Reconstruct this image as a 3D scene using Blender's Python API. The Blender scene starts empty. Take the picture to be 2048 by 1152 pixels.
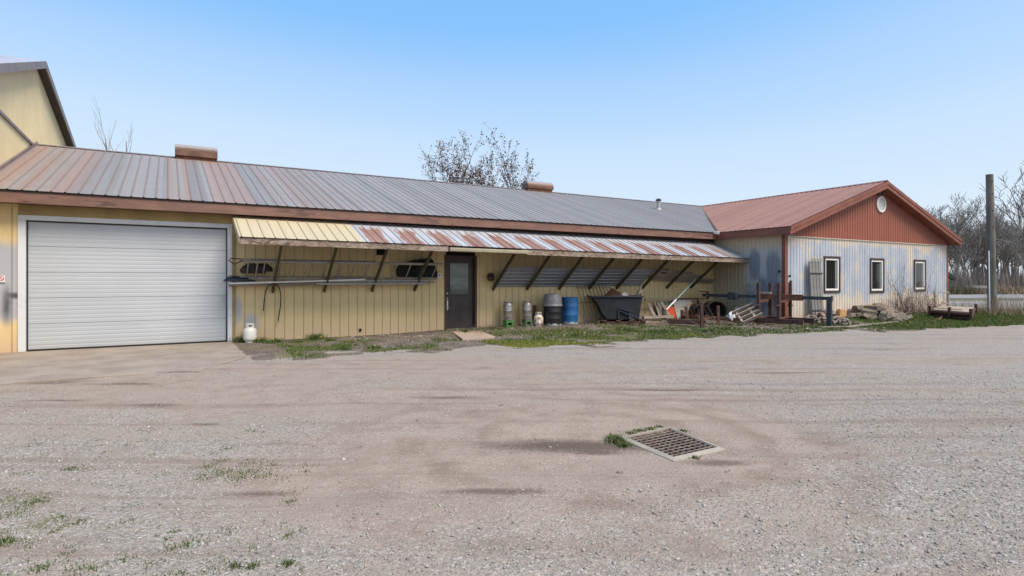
import bpy, math, random
import numpy as np
from mathutils import Vector, Matrix

# ------------------------------------------------------------------ camera, sky, sun, exposure
SC = bpy.context.scene
COL = SC.collection
R = math.radians
H = 1.49                       # eye height
FPX, CX, HY = 1164.0, 1024.0, 560.0
YAW = math.atan2(688, 1164)
SY, CY = math.sin(YAW), math.cos(YAW)
cam = bpy.data.cameras.new('camera')
cam.sensor_width = 36; cam.lens = 36*FPX/2048
cam.shift_y = -16/2048
cam.clip_start = 0.05; cam.clip_end = 3000
camo = bpy.data.objects.new('camera', cam); COL.objects.link(camo)
camo.location = (0, 0, H); camo.rotation_euler = (R(90), 0, -YAW)
SC.camera = camo

SUN_EL, SUN_AZ = 53, 157      # azimuth measured from +Y clockwise (towards +X)
w = bpy.data.worlds.new('World'); SC.world = w; w.use_nodes = True
nt = w.node_tree
bg = nt.nodes['Background']; sky = nt.nodes.new('ShaderNodeTexSky')
sky.sky_type = 'NISHITA'; sky.sun_disc = False
sky.sun_elevation = R(SUN_EL); sky.sun_rotation = R(SUN_AZ)
sky.air_density = 1.0; sky.dust_density = .7; sky.ozone_density = 1.0; sky.altitude = 100
# pull the physical sky towards the milky spring sky of the day, keyed on its own brightness
sp = nt.nodes.new('ShaderNodeSeparateColor'); nt.links.new(sky.outputs[0], sp.inputs[0])
mr = nt.nodes.new('ShaderNodeMapRange'); nt.links.new(sp.outputs[0], mr.inputs[0]); mr.inputs[1].default_value = .6; mr.inputs[2].default_value = 5.6
cr_ = nt.nodes.new('ShaderNodeValToRGB'); nt.links.new(mr.outputs[0], cr_.inputs[0])
STOPS = [(0, (.16, .42, .86)), (.15, (.258, .558, .99)), (.216, (.429, .665, 1)), (.344, (.597, .783, 1)), (.57, (.70, .84, .985)), (1, (.84, .90, .95))]
while len(cr_.color_ramp.elements) < len(STOPS): cr_.color_ramp.elements.new(.5)
for e_, (p_, c_) in zip(cr_.color_ramp.elements, STOPS): e_.position = p_; e_.color = (*c_, 1)
vm = nt.nodes.new('ShaderNodeVectorMath'); vm.operation = 'SCALE'; vm.inputs[3].default_value = 3.23
nt.links.new(cr_.outputs[0], vm.inputs[0]); nt.links.new(vm.outputs[0], bg.inputs[0])
bg.inputs[1].default_value = 0.13
sun = bpy.data.lights.new('sun', 'SUN'); sun.energy = 2.0; sun.angle = R(28); sun.color = (1, .88, .74)
suno = bpy.data.objects.new('sun', sun); COL.objects.link(suno)
az, el = R(SUN_AZ), R(SUN_EL)
sd = Vector((math.sin(az)*math.cos(el), math.cos(az)*math.cos(el), math.sin(el)))
suno.rotation_euler = sd.to_track_quat('Z', 'Y').to_euler()
suno.location = sd*60
SC.view_settings.view_transform = 'Standard'; SC.view_settings.look = 'None'
SC.view_settings.gamma = 1; SC.view_settings.exposure = 1.25
SC.cycles.max_bounces = 6

# ------------------------------------------------------------------ photo measurements -> places
def ray(px):
    t = (px-CX)/FPX
    return SY+CY*t, CY-SY*t
def PD(px, py, k):             # point at distance k ahead
    a, b = ray(px); return Vector((a*k, b*k, H+(HY-py)/FPX*k))
def PY(px, py, Y):             # point on the plane y = Y
    a, b = ray(px); return PD(px, py, Y/b)
def PX(px, py, X):
    a, b = ray(px); return PD(px, py, X/a)
def PG(px, py, z=0.0):
    return PD(px, py, (H-z)*FPX/(py-HY))
def proj(x, y, z=0):
    f = SY*x+CY*y; r = CY*x-SY*y
    return CX+FPX*r/f, HY-FPX*(z-H)/f, f
CR = Vector((CY, -SY, 0)); CF = Vector((SY, CY, 0)); UP = Vector((0, 0, 1))

Y0 = 15.45                     # main front wall
YE = 15.05                     # main eave
XB = -3.26                     # barn gable wall
XL, XR, YG = 18.2, 29.8, 12.41 # gabled wing
XM = 24.0
YR = 21.2
ZF0, ZF1 = 3.03, 3.28          # fascia bottom / top
SL = 1/3

def sstep(a, b, x):
    t = np.clip((x-a)/(b-a), 0, 1); return t*t*(3-2*t)
def gh(x, y):                  # ground height
    x = np.asarray(x, float); y = np.asarray(y, float)
    d = np.where(x < XL, Y0-y, YG-y)
    return 0.08*(1-sstep(.3, 2.4, d))*sstep(4, 9, x)*(1-sstep(30, 33, x))*(d > -3)

# ------------------------------------------------------------------ shader helper
class T:
    def __init__(s, name):
        s.m = bpy.data.materials.new(name); s.m.use_nodes = True
        s.n = s.m.node_tree; s.b = s.n.nodes['Principled BSDF']
        g = s.n.nodes.new('ShaderNodeNewGeometry'); s.g = g
        s.P = g.outputs['Position']
        x = s.n.nodes.new('ShaderNodeSeparateXYZ'); s.n.links.new(s.P, x.inputs[0])
        s.X, s.Y, s.Z = x.outputs
        s.rand = g.outputs['Random Per Island']
    def put(s, sock, v):
        if v is None: return
        if hasattr(v, 'links') or isinstance(v, bpy.types.NodeSocket): s.n.links.new(v, sock)
        else:
            if sock.type == 'RGBA' and len(v) == 3: v = (*v, 1)
            sock.default_value = v
    def obj(s):
        c = s.n.nodes.new('ShaderNodeTexCoord'); return c.outputs['Object']
    def sep(s, v):
        x = s.n.nodes.new('ShaderNodeSeparateXYZ'); s.put(x.inputs[0], v); return x.outputs
    def comb(s, x, y, z=0.0):
        c = s.n.nodes.new('ShaderNodeCombineXYZ')
        for i, v in enumerate((x, y, z)): s.put(c.inputs[i], v)
        return c.outputs[0]
    def mt(s, op, a, b=None, c=None, clamp=False):
        m = s.n.nodes.new('ShaderNodeMath'); m.operation = op; m.use_clamp = clamp
        for i, v in enumerate((a, b, c)):
            if v is not None: s.put(m.inputs[i], v)
        return m.outputs[0]
    def add(s, a, b): return s.mt('ADD', a, b)
    def sub(s, a, b): return s.mt('SUBTRACT', a, b)
    def mul(s, a, b): return s.mt('MULTIPLY', a, b)
    def sm(s, v, a, b):         # smoothstep a..b (a may exceed b)
        m = s.n.nodes.new('ShaderNodeMapRange'); m.interpolation_type = 'SMOOTHSTEP'
        inv = a > b
        if inv: a, b = b, a
        s.put(m.inputs[0], v); m.inputs[1].default_value = a; m.inputs[2].default_value = b
        m.inputs[3].default_value = 1.0 if inv else 0.0; m.inputs[4].default_value = 0.0 if inv else 1.0
        return m.outputs[0]
    def scale(s, v, k):
        m = s.n.nodes.new('ShaderNodeVectorMath'); m.operation = 'MULTIPLY'
        s.put(m.inputs[0], v); m.inputs[1].default_value = k; return m.outputs[0]
    def noise(s, v, sc=1.0, det=3.0, ro=.55, dist=0.0):
        m = s.n.nodes.new('ShaderNodeTexNoise'); s.put(m.inputs['Vector'], v)
        m.inputs['Scale'].default_value = sc; m.inputs['Detail'].default_value = det
        m.inputs['Roughness'].default_value = ro; m.inputs['Distortion'].default_value = dist
        return m.outputs[0]
    def white(s, v):
        m = s.n.nodes.new('ShaderNodeTexWhiteNoise'); m.noise_dimensions = '1D'; s.put(m.inputs['W'], v); return m.outputs[0]
    def vor(s, v, sc, out='Color', feat='F1'):
        m = s.n.nodes.new('ShaderNodeTexVoronoi'); m.feature = feat; s.put(m.inputs['Vector'], v)
        m.inputs['Scale'].default_value = sc; return m.outputs[out]
    def mix(s, f, a, b, mode='MIX'):
        m = s.n.nodes.new('ShaderNodeMix'); m.data_type = 'RGBA'; m.blend_type = mode; m.clamp_factor = True
        s.put(m.inputs[0], f); s.put(m.inputs[6], a); s.put(m.inputs[7], b); return m.outputs[2]
    def ramp(s, f, stops):
        m = s.n.nodes.new('ShaderNodeValToRGB'); s.put(m.inputs[0], f)
        e = m.color_ramp.elements
        while len(e) < len(stops): e.new(.5)
        for i, (p, c) in enumerate(stops):
            e[i].position = p; e[i].color = (*c, 1) if len(c) == 3 else c
        return m.outputs[0]
    def val(s, k, v):           # brightness scale of colour
        return s.mix(1.0, v, s.comb3(k), 'MULTIPLY')
    def comb3(s, k): return s.comb(k, k, k)
    def attr(s, name):
        m = s.n.nodes.new('ShaderNodeAttribute'); m.attribute_name = name; return m.outputs['Color']
    def blob(s, a, b, a0, b0, ra, rb):
        da = s.mul(s.sub(a, a0), 1/ra); db = s.mul(s.sub(b, b0), 1/rb)
        d = s.mt('SQRT', s.add(s.mul(da, da), s.mul(db, db)))
        return d
    def out(s, col, rough=.6, metal=0.0, bump=None, bs=.5, bd=.01, spec=None):
        s.put(s.b.inputs['Base Color'], col); s.put(s.b.inputs['Roughness'], rough)
        s.put(s.b.inputs['Metallic'], metal)
        if spec is not None: s.put(s.b.inputs['Specular IOR Level'], spec)
        if bump is not None:
            m = s.n.nodes.new('ShaderNodeBump'); s.put(m.inputs['Height'], bump)
            m.inputs['Strength'].default_value = bs; m.inputs['Distance'].default_value = bd
            s.n.links.new(m.outputs[0], s.b.inputs['Normal'])
        return s.m

def simple(name, c, c2=None, sc=6, rough=.6, metal=0.0, bump=.3, det=5, lo=.35, hi=.65, stretch=(1, 1, 1)):
    t = T(name); v = t.scale(t.obj(), stretch)
    n = t.noise(v, sc, det, .6)
    c2 = c2 or tuple(k*.7 for k in c)
    col = t.mix(t.sm(n, lo, hi), c, c2)
    return t.out(col, rough, metal, t.noise(v, sc*6, 3), bump, .004)

# ------------------------------------------------------------------ mesh helper
class MB:
    def __init__(s): s.v = []; s.f = []
    def add(s, vs, fs):
        o = len(s.v); s.v.extend([tuple(a) for a in vs]); s.f.extend([tuple(i+o for i in f) for f in fs]); return s
    def boxm(s, M):
        c = [M @ Vector((x, y, z)) for x in (-.5, .5) for y in (-.5, .5) for z in (-.5, .5)]
        return s.add(c, [(0, 1, 3, 2), (4, 6, 7, 5), (0, 4, 5, 1), (2, 3, 7, 6), (0, 2, 6, 4), (1, 5, 7, 3)])
    def box(s, x0, x1, y0, y1, z0, z1):
        return s.boxm(Matrix.Translation(((x0+x1)/2, (y0+y1)/2, (z0+z1)/2)) @ Matrix.Diagonal((x1-x0, y1-y0, z1-z0, 1)))
    def cbox(s, c, sx, sy, sz, rz=0, rx=0, ry=0):
        return s.boxm(Matrix.Translation(c) @ Matrix.Rotation(rz, 4, 'Z') @ Matrix.Rotation(ry, 4, 'Y') @ Matrix.Rotation(rx, 4, 'X') @ Matrix.Diagonal((sx, sy, sz, 1)))
    def bar(s, p, q, w, h, up=UP):
        p, q = Vector(p), Vector(q); d = q-p; L = d.length; d.normalize()
        a = d.cross(Vector(up))
        if a.length < 1e-4: a = d.cross(Vector((1, 0, 0)))
        a.normalize(); b = a.cross(d)
        M = Matrix((a*w, d*L, b*h)).transposed().to_4x4(); M.translation = (p+q)/2
        return s.boxm(M)
    def tube(s, pts, rad, n=8, cap=True):
        pts = [Vector(p) for p in pts]
        if not hasattr(rad, '__len__'): rad = [rad]*len(pts)
        vs = []; fs = []; ref = None
        for i, p in enumerate(pts):
            d = (pts[min(i+1, len(pts)-1)]-pts[max(i-1, 0)])
            if d.length < 1e-9: d = Vector((0, 0, 1))
            d.normalize()
            if ref is None: ref = Vector((0, 0, 1)) if abs(d.z) < .9 else Vector((1, 0, 0))
            a = d.cross(ref)
            if a.length < 1e-4: a = d.cross(Vector((.3, 1, .2)))
            a.normalize(); b = d.cross(a); ref = -b if False else ref
            for k in range(n):
                t = 2*math.pi*k/n; vs.append(p+(a*math.cos(t)+b*math.sin(t))*rad[i])
        for i in range(len(pts)-1):
            for k in range(n):
                k2 = (k+1) % n; fs.append((i*n+k, i*n+k2, (i+1)*n+k2, (i+1)*n+k))
        if cap: fs.append(tuple(range(n-1, -1, -1))); fs.append(tuple((len(pts)-1)*n+k for k in range(n)))
        return s.add(vs, fs)
    def lathe(s, prof, at=(0, 0, 0), n=28, M=None, cap=True):
        vs = []; fs = []; at = Vector(at)
        for r, z in prof:
            for k in range(n):
                t = 2*math.pi*k/n; v = Vector((r*math.cos(t), r*math.sin(t), z))
                if M: v = M @ v
                vs.append(v+at)
        for i in range(len(prof)-1):
            for k in range(n):
                k2 = (k+1) % n; fs.append((i*n+k, i*n+k2, (i+1)*n+k2, (i+1)*n+k))
        if cap: fs.append(tuple(range(n-1, -1, -1))); fs.append(tuple((len(prof)-1)*n+k for k in range(n)))
        return s.add(vs, fs)
    def prism(s, poly, D):      # polygon of 3-D points extruded by D
        n = len(poly); poly = [Vector(p) for p in poly]; D = Vector(D)
        vs = poly+[p+D for p in poly]
        fs = [tuple(range(n-1, -1, -1)), tuple(range(n, 2*n))]+[(i, (i+1) % n, (i+1) % n+n, i+n) for i in range(n)]
        return s.add(vs, fs)
    def sheet(s, O, U, V, N, u0, u1, sp, w, d, lo, hi, holes=(), extra=(), phase=0.0):
        """ribbed metal sheet; ribs centred on multiples of sp along u; lo/hi give v limits at u; holes (ua,ub,va,vb)"""
        us = {u0: 0.0, u1: 0.0}
        def prof(u):
            t = abs(((u-phase)/sp+.5) % 1-.5)*sp
            if t >= w: return 0.0
            if t <= w*.45: return d
            return d*(w-t)/(w*.55)
        k = math.floor((u0-phase)/sp)-1
        while k*sp+phase <= u1+sp:
            for o in (-w, -w*.45, w*.45, w):
                u = k*sp+o+phase
                if u0 < u < u1: us[u] = 0
            k += 1
        for h in holes:
            for u in h[:2]:
                if u0 < u < u1: us[u] = 0
        for u in extra: us[u] = 0
        us = sorted(us)
        O, U, V, N = Vector(O), Vector(U), Vector(V), Vector(N)
        for a, b in zip(us[:-1], us[1:]):
            if b-a < 1e-6: continue
            m = (a+b)/2; segs = [(lo(a), lo(b), hi(a), hi(b))]
            for ha, hb, va, vb in holes:
                if ha-1e-6 <= m <= hb+1e-6:
                    new = []
                    for la, lb, ta, tb in segs:
                        if va > la+1e-6: new.append((la, lb, min(va, ta), min(va, tb)))
                        if vb < ta-1e-6: new.append((max(vb, la), max(vb, lb), ta, tb))
                        if va <= la and vb >= ta: pass
                    segs = new
            for la, lb, ta, tb in segs:
                if ta-la < 1e-5 and tb-lb < 1e-5: continue
                pa, pb = prof(a), prof(b)
                s.add([O+U*a+V*la+N*pa, O+U*b+V*lb+N*pb, O+U*b+V*tb+N*pb, O+U*a+V*ta+N*pa], [(0, 1, 2, 3)])
        return s
    def build(s, name, mat, parent=None, smooth=True, bevel=0, ang=35, sol=0):
        off = parent.matrix_basis.translation.copy() if parent else Vector()
        q = parent
        while q is not None and q.parent is not None:
            q = q.parent; off = off+q.matrix_basis.translation
        me = bpy.data.meshes.new(name)
        me.from_pydata([(a[0]-off.x, a[1]-off.y, a[2]-off.z) for a in s.v], [], s.f)
        me.update()
        if smooth:
            me.shade_smooth(); me.set_sharp_from_angle(angle=R(ang))
        o = bpy.data.objects.new(name, me); COL.objects.link(o)
        if mat: me.materials.append(mat)
        if parent: o.parent = parent
        if sol:
            m = o.modifiers.new('solid', 'SOLIDIFY'); m.thickness = sol
        if bevel:
            m = o.modifiers.new('bevel', 'BEVEL'); m.width = bevel; m.segments = 2; m.limit_method = 'ANGLE'; m.angle_limit = R(40)
        return o

def tag(o, label, cat, group=None, kind=None):
    if label: o['label'] = label
    if cat: o['category'] = cat
    if group: o['group'] = group
    if kind: o['kind'] = kind
    return o
def thing(name, loc, label, cat, group=None):
    o = bpy.data.objects.new(name, None); COL.objects.link(o); o.location = loc; o.empty_display_size = .2
    return tag(o, label, cat, group)
def struct(o): o['kind'] = 'structure'; return o
def copy_tree(o, parent=None):
    c = o.copy(); COL.objects.link(c)
    if parent: c.parent = parent
    for ch in o.children: copy_tree(ch, c)
    return c

# ------------------------------------------------------------------ materials
def siding(name, axis, sp, base, low, patch=None, phase=0.0, grime=.35, warm=0.0):
    t = T(name); u = t.X if axis == 'x' else t.Y
    un = t.add(t.mul(t.sub(u, phase), 1/sp), .5)
    idx = t.mt('FLOOR', un)
    fr = t.mt('ABSOLUTE', t.sub(t.mt('FRACT', un), .5))
    uz = t.comb(u, t.Z, 0.0)
    big = t.noise(uz, .9, 5, .6)
    streak = t.noise(t.scale(uz, (9, .7, 1)), 1.0, 5, .65)
    col = t.mix(t.sm(big, .3, .75), base, tuple(k*.86 for k in base))
    col = t.mix(t.mul(t.sm(streak, .5, .85), .35), col, tuple(k*.72 for k in base))
    lowm = t.mul(t.sm(t.add(t.Z, t.mul(t.sub(big, .5), .5)), .55, .12), .8)
    col = t.mix(lowm, col, low)
    if patch: col = patch(t, u, idx, col)
    fine = t.mt('SINE', t.mul(u, 2*math.pi/(sp/9)))
    col = t.mix(t.mul(t.sm(fr, .07, .02), grime), col, (.12, .09, .05))
    spot = t.noise(uz, 14, 3, .7)
    col = t.mix(t.mul(t.sm(spot, .66, .78), .4), col, (.16, .12, .08))
    return t.out(col, .5, 0.0, fine, .28, .003)

def patch_main(t, u, idx, col):
    n = t.noise(t.comb(u, t.Z, 3.0), 2.2, 4, .6)
    blue = (.36, .39, .47)
    w1 = t.white(t.mul(idx, 1.37))
    # left of the garage door: bare blue grey zinc from 0.6 to 2 m
    a = t.mul(t.sm(u, -2.3, -2.5), t.mul(t.sm(t.add(t.Z, t.mul(n, .5)), .72, 1.05), t.sm(t.add(t.Z, t.mul(n, .5)), 2.65, 2.3)))
    col = t.mix(t.mul(a, .92), col, blue)
    # dark soot smears
    d = t.blob(u, t.Z, -2.83, .95, .12, .55)
    col = t.mix(t.mul(t.sm(t.add(d, t.mul(n, .9)), 1.5, .5), .85), col, (.035, .04, .05))
    d = t.blob(u, t.Z, -2.66, 1.17, .22, .1)
    col = t.mix(t.mul(t.sm(t.add(d, t.mul(n, .8)), 1.5, .6), .9), col, (.03, .03, .04))
    # by the gas bottle
    d = t.blob(u, t.Z, 1.42, .72, .16, .5)
    col = t.mix(t.mul(t.sm(t.add(d, t.mul(n, .9)), 1.6, .8), .75), col, blue)
    d = t.blob(u, t.Z, 1.72, .45, .22, .28)
    col = t.mix(t.mul(t.sm(t.add(d, t.mul(n, .9)), 1.7, .8), .75), col, blue)
    return col
def patch_gable(t, u, idx, col):
    q = t.mul(idx, .171)
    lo = t.noise(t.comb(q, 0.0, 7.0), 1.7, 3, .6)
    hi = t.noise(t.comb(q, 0.0, 2.0), 1.3, 3, .6)
    zl = t.add(.05, t.mul(lo, 1.7)); zh = t.add(2.15, t.mul(hi, 1.3))
    m = t.mul(t.sm(t.sub(t.Z, zl), -.1, .16), t.sm(t.sub(t.Z, zh), .12, -.15))
    n = t.noise(t.comb(t.mul(u, 1.0), t.mul(t.Z, .9), 1.0), 1.6, 4, .6)
    m = t.mul(m, t.sm(t.add(n, t.mul(t.sub(t.white(idx), .5), .22)), .31, .45))
    wv = t.white(idx)
    blue = t.mix(t.sm(t.add(t.mul(n, .8), t.mul(wv, .3)), .4, .85), (.46, .52, .61), (.31, .37, .48))
    dm = t.mt('ABSOLUTE', t.sub(t.mt('FRACT', t.add(t.mul(u, 1/.171), .5)), .5))
    blue = t.mix(t.mul(t.sm(dm, .22, .04), .5), blue, (.18, .22, .33))
    return t.mix(t.mul(m, .85), col, blue)
def patch_side(t, u, idx, col):
    n = t.noise(t.comb(u, t.Z, 5.0), 2.0, 4, .6)
    m = t.mul(t.sm(t.add(u, t.mul(n, .4)), 14.35, 14.0), t.sm(t.Z, 2.75, 2.45))
    col = t.mix(t.mul(m, .6), col, (.44, .46, .52))
    for (a, b, ra, rb) in ((13.62, 2.05, .28, .62), (12.86, 1.85, .34, .8), (13.3, 1.0, .3, .7), (12.7, 1.0, .2, .6)):
        d = t.blob(u, t.Z, a, b, ra, rb)
        col = t.mix(t.mul(t.sm(t.add(d, t.mul(n, .7)), 1.5, .95), .85), col, (.17, .19, .23))
    return col
YEL = (.74, .57, .30)
M_main = siding('yellow_siding', 'x', .2286, YEL, (.56, .42, .28), patch_main)
M_mainy = siding('yellow_siding_side', 'y', .2286, YEL, (.45, .36, .24))
M_barn = siding('barn_siding', 'y', .2032, (.74, .62, .38), (.6, .5, .34), grime=.2)
M_barnx = siding('barn_siding_front', 'x', .2032, (.74, .62, .38), (.6, .5, .34), grime=.2)
M_gab = siding('gable_siding', 'x', .1715, (.62, .55, .47), (.60, .48, .40), patch_gable, grime=.3)
M_side = siding('wing_side_siding', 'y', .1715, (.5, .42, .3), (.42, .34, .26), patch_side, grime=.3)
M_red = siding('red_siding', 'x', .1715, (.30, .095, .06), (.24, .075, .05), grime=.35)

def roof_mat(name, axis, sp, kind):
    t = T(name); u, v = (t.X, t.Y) if axis == 'x' else (t.Y, t.X)
    un = t.add(t.mul(u, 1/sp), .5); idx = t.mt('FLOOR', un)
    fr = t.mt('ABSOLUTE', t.sub(t.mt('FRACT', un), .5))
    w1 = t.white(idx); w3 = t.white(t.mt('FLOOR', t.mul(u, 1/(sp*2))))
    st = t.noise(t.comb(t.mul(u, 5), t.mul(v, .35), 0), 1.0, 5, .65)
    cr = t.noise(t.comb(t.mul(u, .8), t.mul(v, 4.5), 0), 1.0, 4, .6)
    if kind == 'main':
        left = t.sm(u, 7.0, -2.5)
        r = t.add(t.mul(w3, .55), t.add(t.mul(w1, .3), t.mul(st, .35)))
        rust = t.mul(t.sm(r, t_lo := .42, .78), t.add(.10, t.mul(left, .8)))
        g = t.mix(t.sm(t.add(t.mul(w1, .6), t.mul(st, .6)), .3, .9), (.255, .245, .245), (.185, .18, .18))
        g = t.mix(t.mul(t.sm(u, 6, 14), .4), g, (.23, .225, .235))
        g = t.mix(t.mul(t.sm(cr, .48, .62), t.add(.1, t.mul(w3, .35))), g, (.14, .145, .165))
        run = t.noise(t.comb(t.mul(u, 16), t.mul(v, .5), 0), 1.0, 5, .7)
        g = t.mix(t.mul(t.sm(run, .52, .72), t.add(.15, t.mul(left, .3))), g, (.25, .17, .13))
        col = t.mix(rust, g, (.30, .205, .17))
        col = t.mix(t.mul(t.sm(fr, .15, .03), t.add(.2, t.mul(left, .35))), col, (.2, .115, .08))
        sp_ = t.noise(t.comb(u, v, 0), 5, 3)
        col = t.mix(t.mul(t.sm(sp_, .7, .76), .4), col, (.2, .08, .04))
    elif kind == 'red':
        col = t.mix(t.sm(t.add(t.mul(w1, .5), t.mul(st, .6)), .3, .9), (.33, .165, .13), (.25, .12, .095))
        col = t.mix(t.mul(t.sm(cr, .45, .7), .25), col, (.36, .2, .16))
        col = t.mix(t.mul(t.sm(fr, .12, .03), .6), col, (.1, .045, .035))
        col = t.mix(t.mul(t.sm(t.noise(t.comb(t.mul(u, 1.2), t.mul(v, 1.2), 2), 1.2, 5), .5, .7), .4), col, (.2, .10, .08))
    elif kind == 'awning':
        f9 = t.mt('ABSOLUTE', t.sub(t.mt('FRACT', t.mul(t.sub(u, .35), 1/.915)), .5))
        jag = t.white(t.mt('FLOOR', t.mul(u, 55)))
        n2 = t.noise(t.comb(u, v, 0), 2.2, 4)
        vv = t.sub(v, 13.86)
        m = t.mul(t.sm(t.add(f9, t.mul(t.sub(n2, .5), .35)), .30, .25), t.sm(t.add(vv, t.add(t.mul(jag, .35), t.mul(n2, .5))), 1.45, 1.35))
        w = t.mix(t.sm(st, .35, .7), (.43, .45, .49), (.31, .32, .35))
        w = t.mix(t.mul(t.sm(t.noise(t.comb(u, v, 4), 6, 4), .55, .7), .25), w, (.5, .33, .24))
        rc = t.mix(t.sm(st, .35, .65), (.28, .125, .075), (.2, .075, .04))
        col = t.mix(t.mul(m, t.add(.7, t.mul(st, .3))), w, rc)
        col = t.mix(t.sm(u, 17.0, 17.6), col, (.33, .31, .3))
        yl = t.mix(t.sm(st, .4, .8), (.50, .43, .29), (.44, .38, .26))
        isy = t.sm(u, 4.05, 4.04)
        col = t.mix(isy, col, yl)
        col = t.mix(t.mul(t.sm(fr, .07, .02), .45), col, (.18, .14, .11))
    return t.out(col, .58, 0.0, st, .15, .004, spec=.5)
M_roof = roof_mat('weathered_metal_roof', 'x', .2286, 'main')
M_rroof = roof_mat('red_metal_roof', 'y', .2286, 'red')
M_aw = roof_mat('awning_metal', 'x', .2286, 'awning')

def fascia_mat():
    t = T('brown_fascia'); v = t.comb(t.X, t.mul(t.Z, 6), t.Y)
    n = t.noise(v, 1.1, 6, .65); n2 = t.noise(t.scale(t.P, (1, 1, 3)), 2.5, 4)
    col = t.mix(t.sm(n2, .35, .7), (.15, .078, .06), (.20, .105, .08))
    line = t.mul(t.sm(n, .56, .63), t.sm(n2, .4, .55))
    col = t.mix(t.mul(line, .85), col, (.06, .032, .028))
    return t.out(col, .6, 0, n, .3, .004)
M_fas = fascia_mat()
M_rfas = simple('red_brown_trim', (.225, .075, .045), (.17, .055, .035), 2, .5)
M_gtrim = simple('grey_brown_trim', (.23, .18, .165), (.17, .13, .12), 2, .5)
M_soff = simple('dark_soffit', (.045, .035, .032), (.06, .045, .04), 3, .7)
M_void = simple('dark_interior', (.006, .005, .005), (.01, .009, .008), 3, .9)
M_white = simple('white_paint', (.62, .65, .69), (.5, .51, .52), 5, .5, lo=.5, hi=.8)
M_rubber = simple('black_rubber', (.012, .012, .014), (.02, .02, .02), 9, .6)
def gdoor_mat():
    t = T('white_garage_door'); uz = t.comb(t.X, t.Z, 0)
    n = t.noise(uz, .8, 5); s = t.noise(t.scale(uz, (1, 14, 1)), 1, 4)
    col = t.mix(t.sm(n, .35, .75), (.435, .465, .51), (.40, .43, .475))
    col = t.mix(t.mul(t.sm(s, .5, .8), .15), col, (.35, .37, .40))
    dd = t.noise(uz, 3.5, 5, .7); col = t.mix(t.mul(t.sm(dd, .6, .75), .18), col, (.28, .26, .24))
    col = t.mix(t.mul(t.sm(t.add(t.Z, t.mul(n, .3)), .5, .1), .35), col, (.36, .32, .28))
    return t.out(col, .45, 0, s, .1, .002)
M_gdoor = gdoor_mat()
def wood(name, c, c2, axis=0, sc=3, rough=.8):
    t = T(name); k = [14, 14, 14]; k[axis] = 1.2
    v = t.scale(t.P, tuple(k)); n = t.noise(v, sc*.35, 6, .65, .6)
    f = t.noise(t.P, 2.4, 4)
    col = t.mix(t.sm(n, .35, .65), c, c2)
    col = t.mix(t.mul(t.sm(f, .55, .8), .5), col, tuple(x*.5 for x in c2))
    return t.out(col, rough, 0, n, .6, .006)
def peel():
    t = T('peeling_beam'); v = t.comb(t.X, t.mul(t.Z, 3), t.mul(t.Y, 3))
    n = t.noise(v, 3.2, 6, .65, 2.2); f = t.noise(v, 1.2, 3)
    col = t.ramp(t.add(t.mul(n, .75), t.mul(f, .25)), [(.40, (.09, .065, .05)), (.47, (.20, .145, .115)), (.55, (.29, .235, .195)), (.66, (.42, .37, .32))])
    return t.out(col, .85, 0, n, .7, .008)
M_beam = peel()
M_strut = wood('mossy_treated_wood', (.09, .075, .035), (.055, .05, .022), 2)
M_board = wood('grey_weathered_wood', (.34, .29, .25), (.2, .165, .14), 0)
M_boardz = wood('grey_weathered_wood_upright', (.32, .27, .23), (.19, .155, .13), 2)
M_pallet = wood('pallet_wood', (.40, .34, .28), (.25, .2, .16), 0)
M_brown = simple('brown_door_paint', (.045, .032, .032), (.06, .045, .045), 3, .45)
M_frame = simple('dark_brown_frame', (.07, .035, .03), (.05, .027, .024), 3, .5)
M_chrome = simple('satin_nickel', (.6, .6, .58), (.5, .5, .48), 20, .25, 1.0, bump=.05)
M_alu = simple('dull_aluminium', (.44, .42, .39), (.32, .3, .275), 9, .45, .5)
M_steel = simple('stainless_keg', (.50, .47, .44), (.30, .27, .25), 7, .38, .7)
M_galv = simple('galvanised_sheet', (.30, .31, .345), (.24, .25, .285), 2, .4, .3, stretch=(.4, 1, 3))
M_rust = simple('rusty_steel', (.11, .048, .036), (.055, .028, .024), 7, .85, bump=.7)
M_rust2 = simple('orange_rusty_steel', (.20, .078, .04), (.10, .045, .03), 5, .85, bump=.7)
M_blackst = simple('blue_black_steel', (.022, .028, .036), (.035, .045, .055), 6, .55)
M_hopper = simple('black_blue_hopper_paint', (.008, .010, .015), (.014, .017, .024), 3, .75)
M_dark = simple('dark_weathered_iron_and_shade', (.03, .022, .02), (.05, .03, .025), 8, .8)
M_green = simple('green_plastic', (.06, .24, .05), (.045, .16, .045), 8, .5)
M_green2 = simple('faded_green_plastic', (.09, .17, .09), (.06, .11, .06), 8, .5)
M_greytub = simple('grey_plastic_tub', (.21, .215, .235), (.16, .165, .18), 5, .5)
def smear(name, c, c2, zt):
    t = T(name); z = t.sep(t.obj())[2]; n = t.noise(t.obj(), 9, 5, .65)
    b = t.noise(t.obj(), 3, 4)
    col = t.mix(t.sm(b, .35, .7), c, tuple(k*.7 for k in c))
    m = t.sm(t.add(t.mul(z, 2.6), n), zt+.16, zt)
    col = t.mix(m, col, c2)
    return t.out(col, .5, 0, n, .2, .004)
M_blackbar = smear('black_barrel', (.011, .012, .014), (.5, .52, .54), .56)
M_bluebar = smear('blue_barrel', (.02, .12, .33), (.42, .44, .44), .62)
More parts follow.
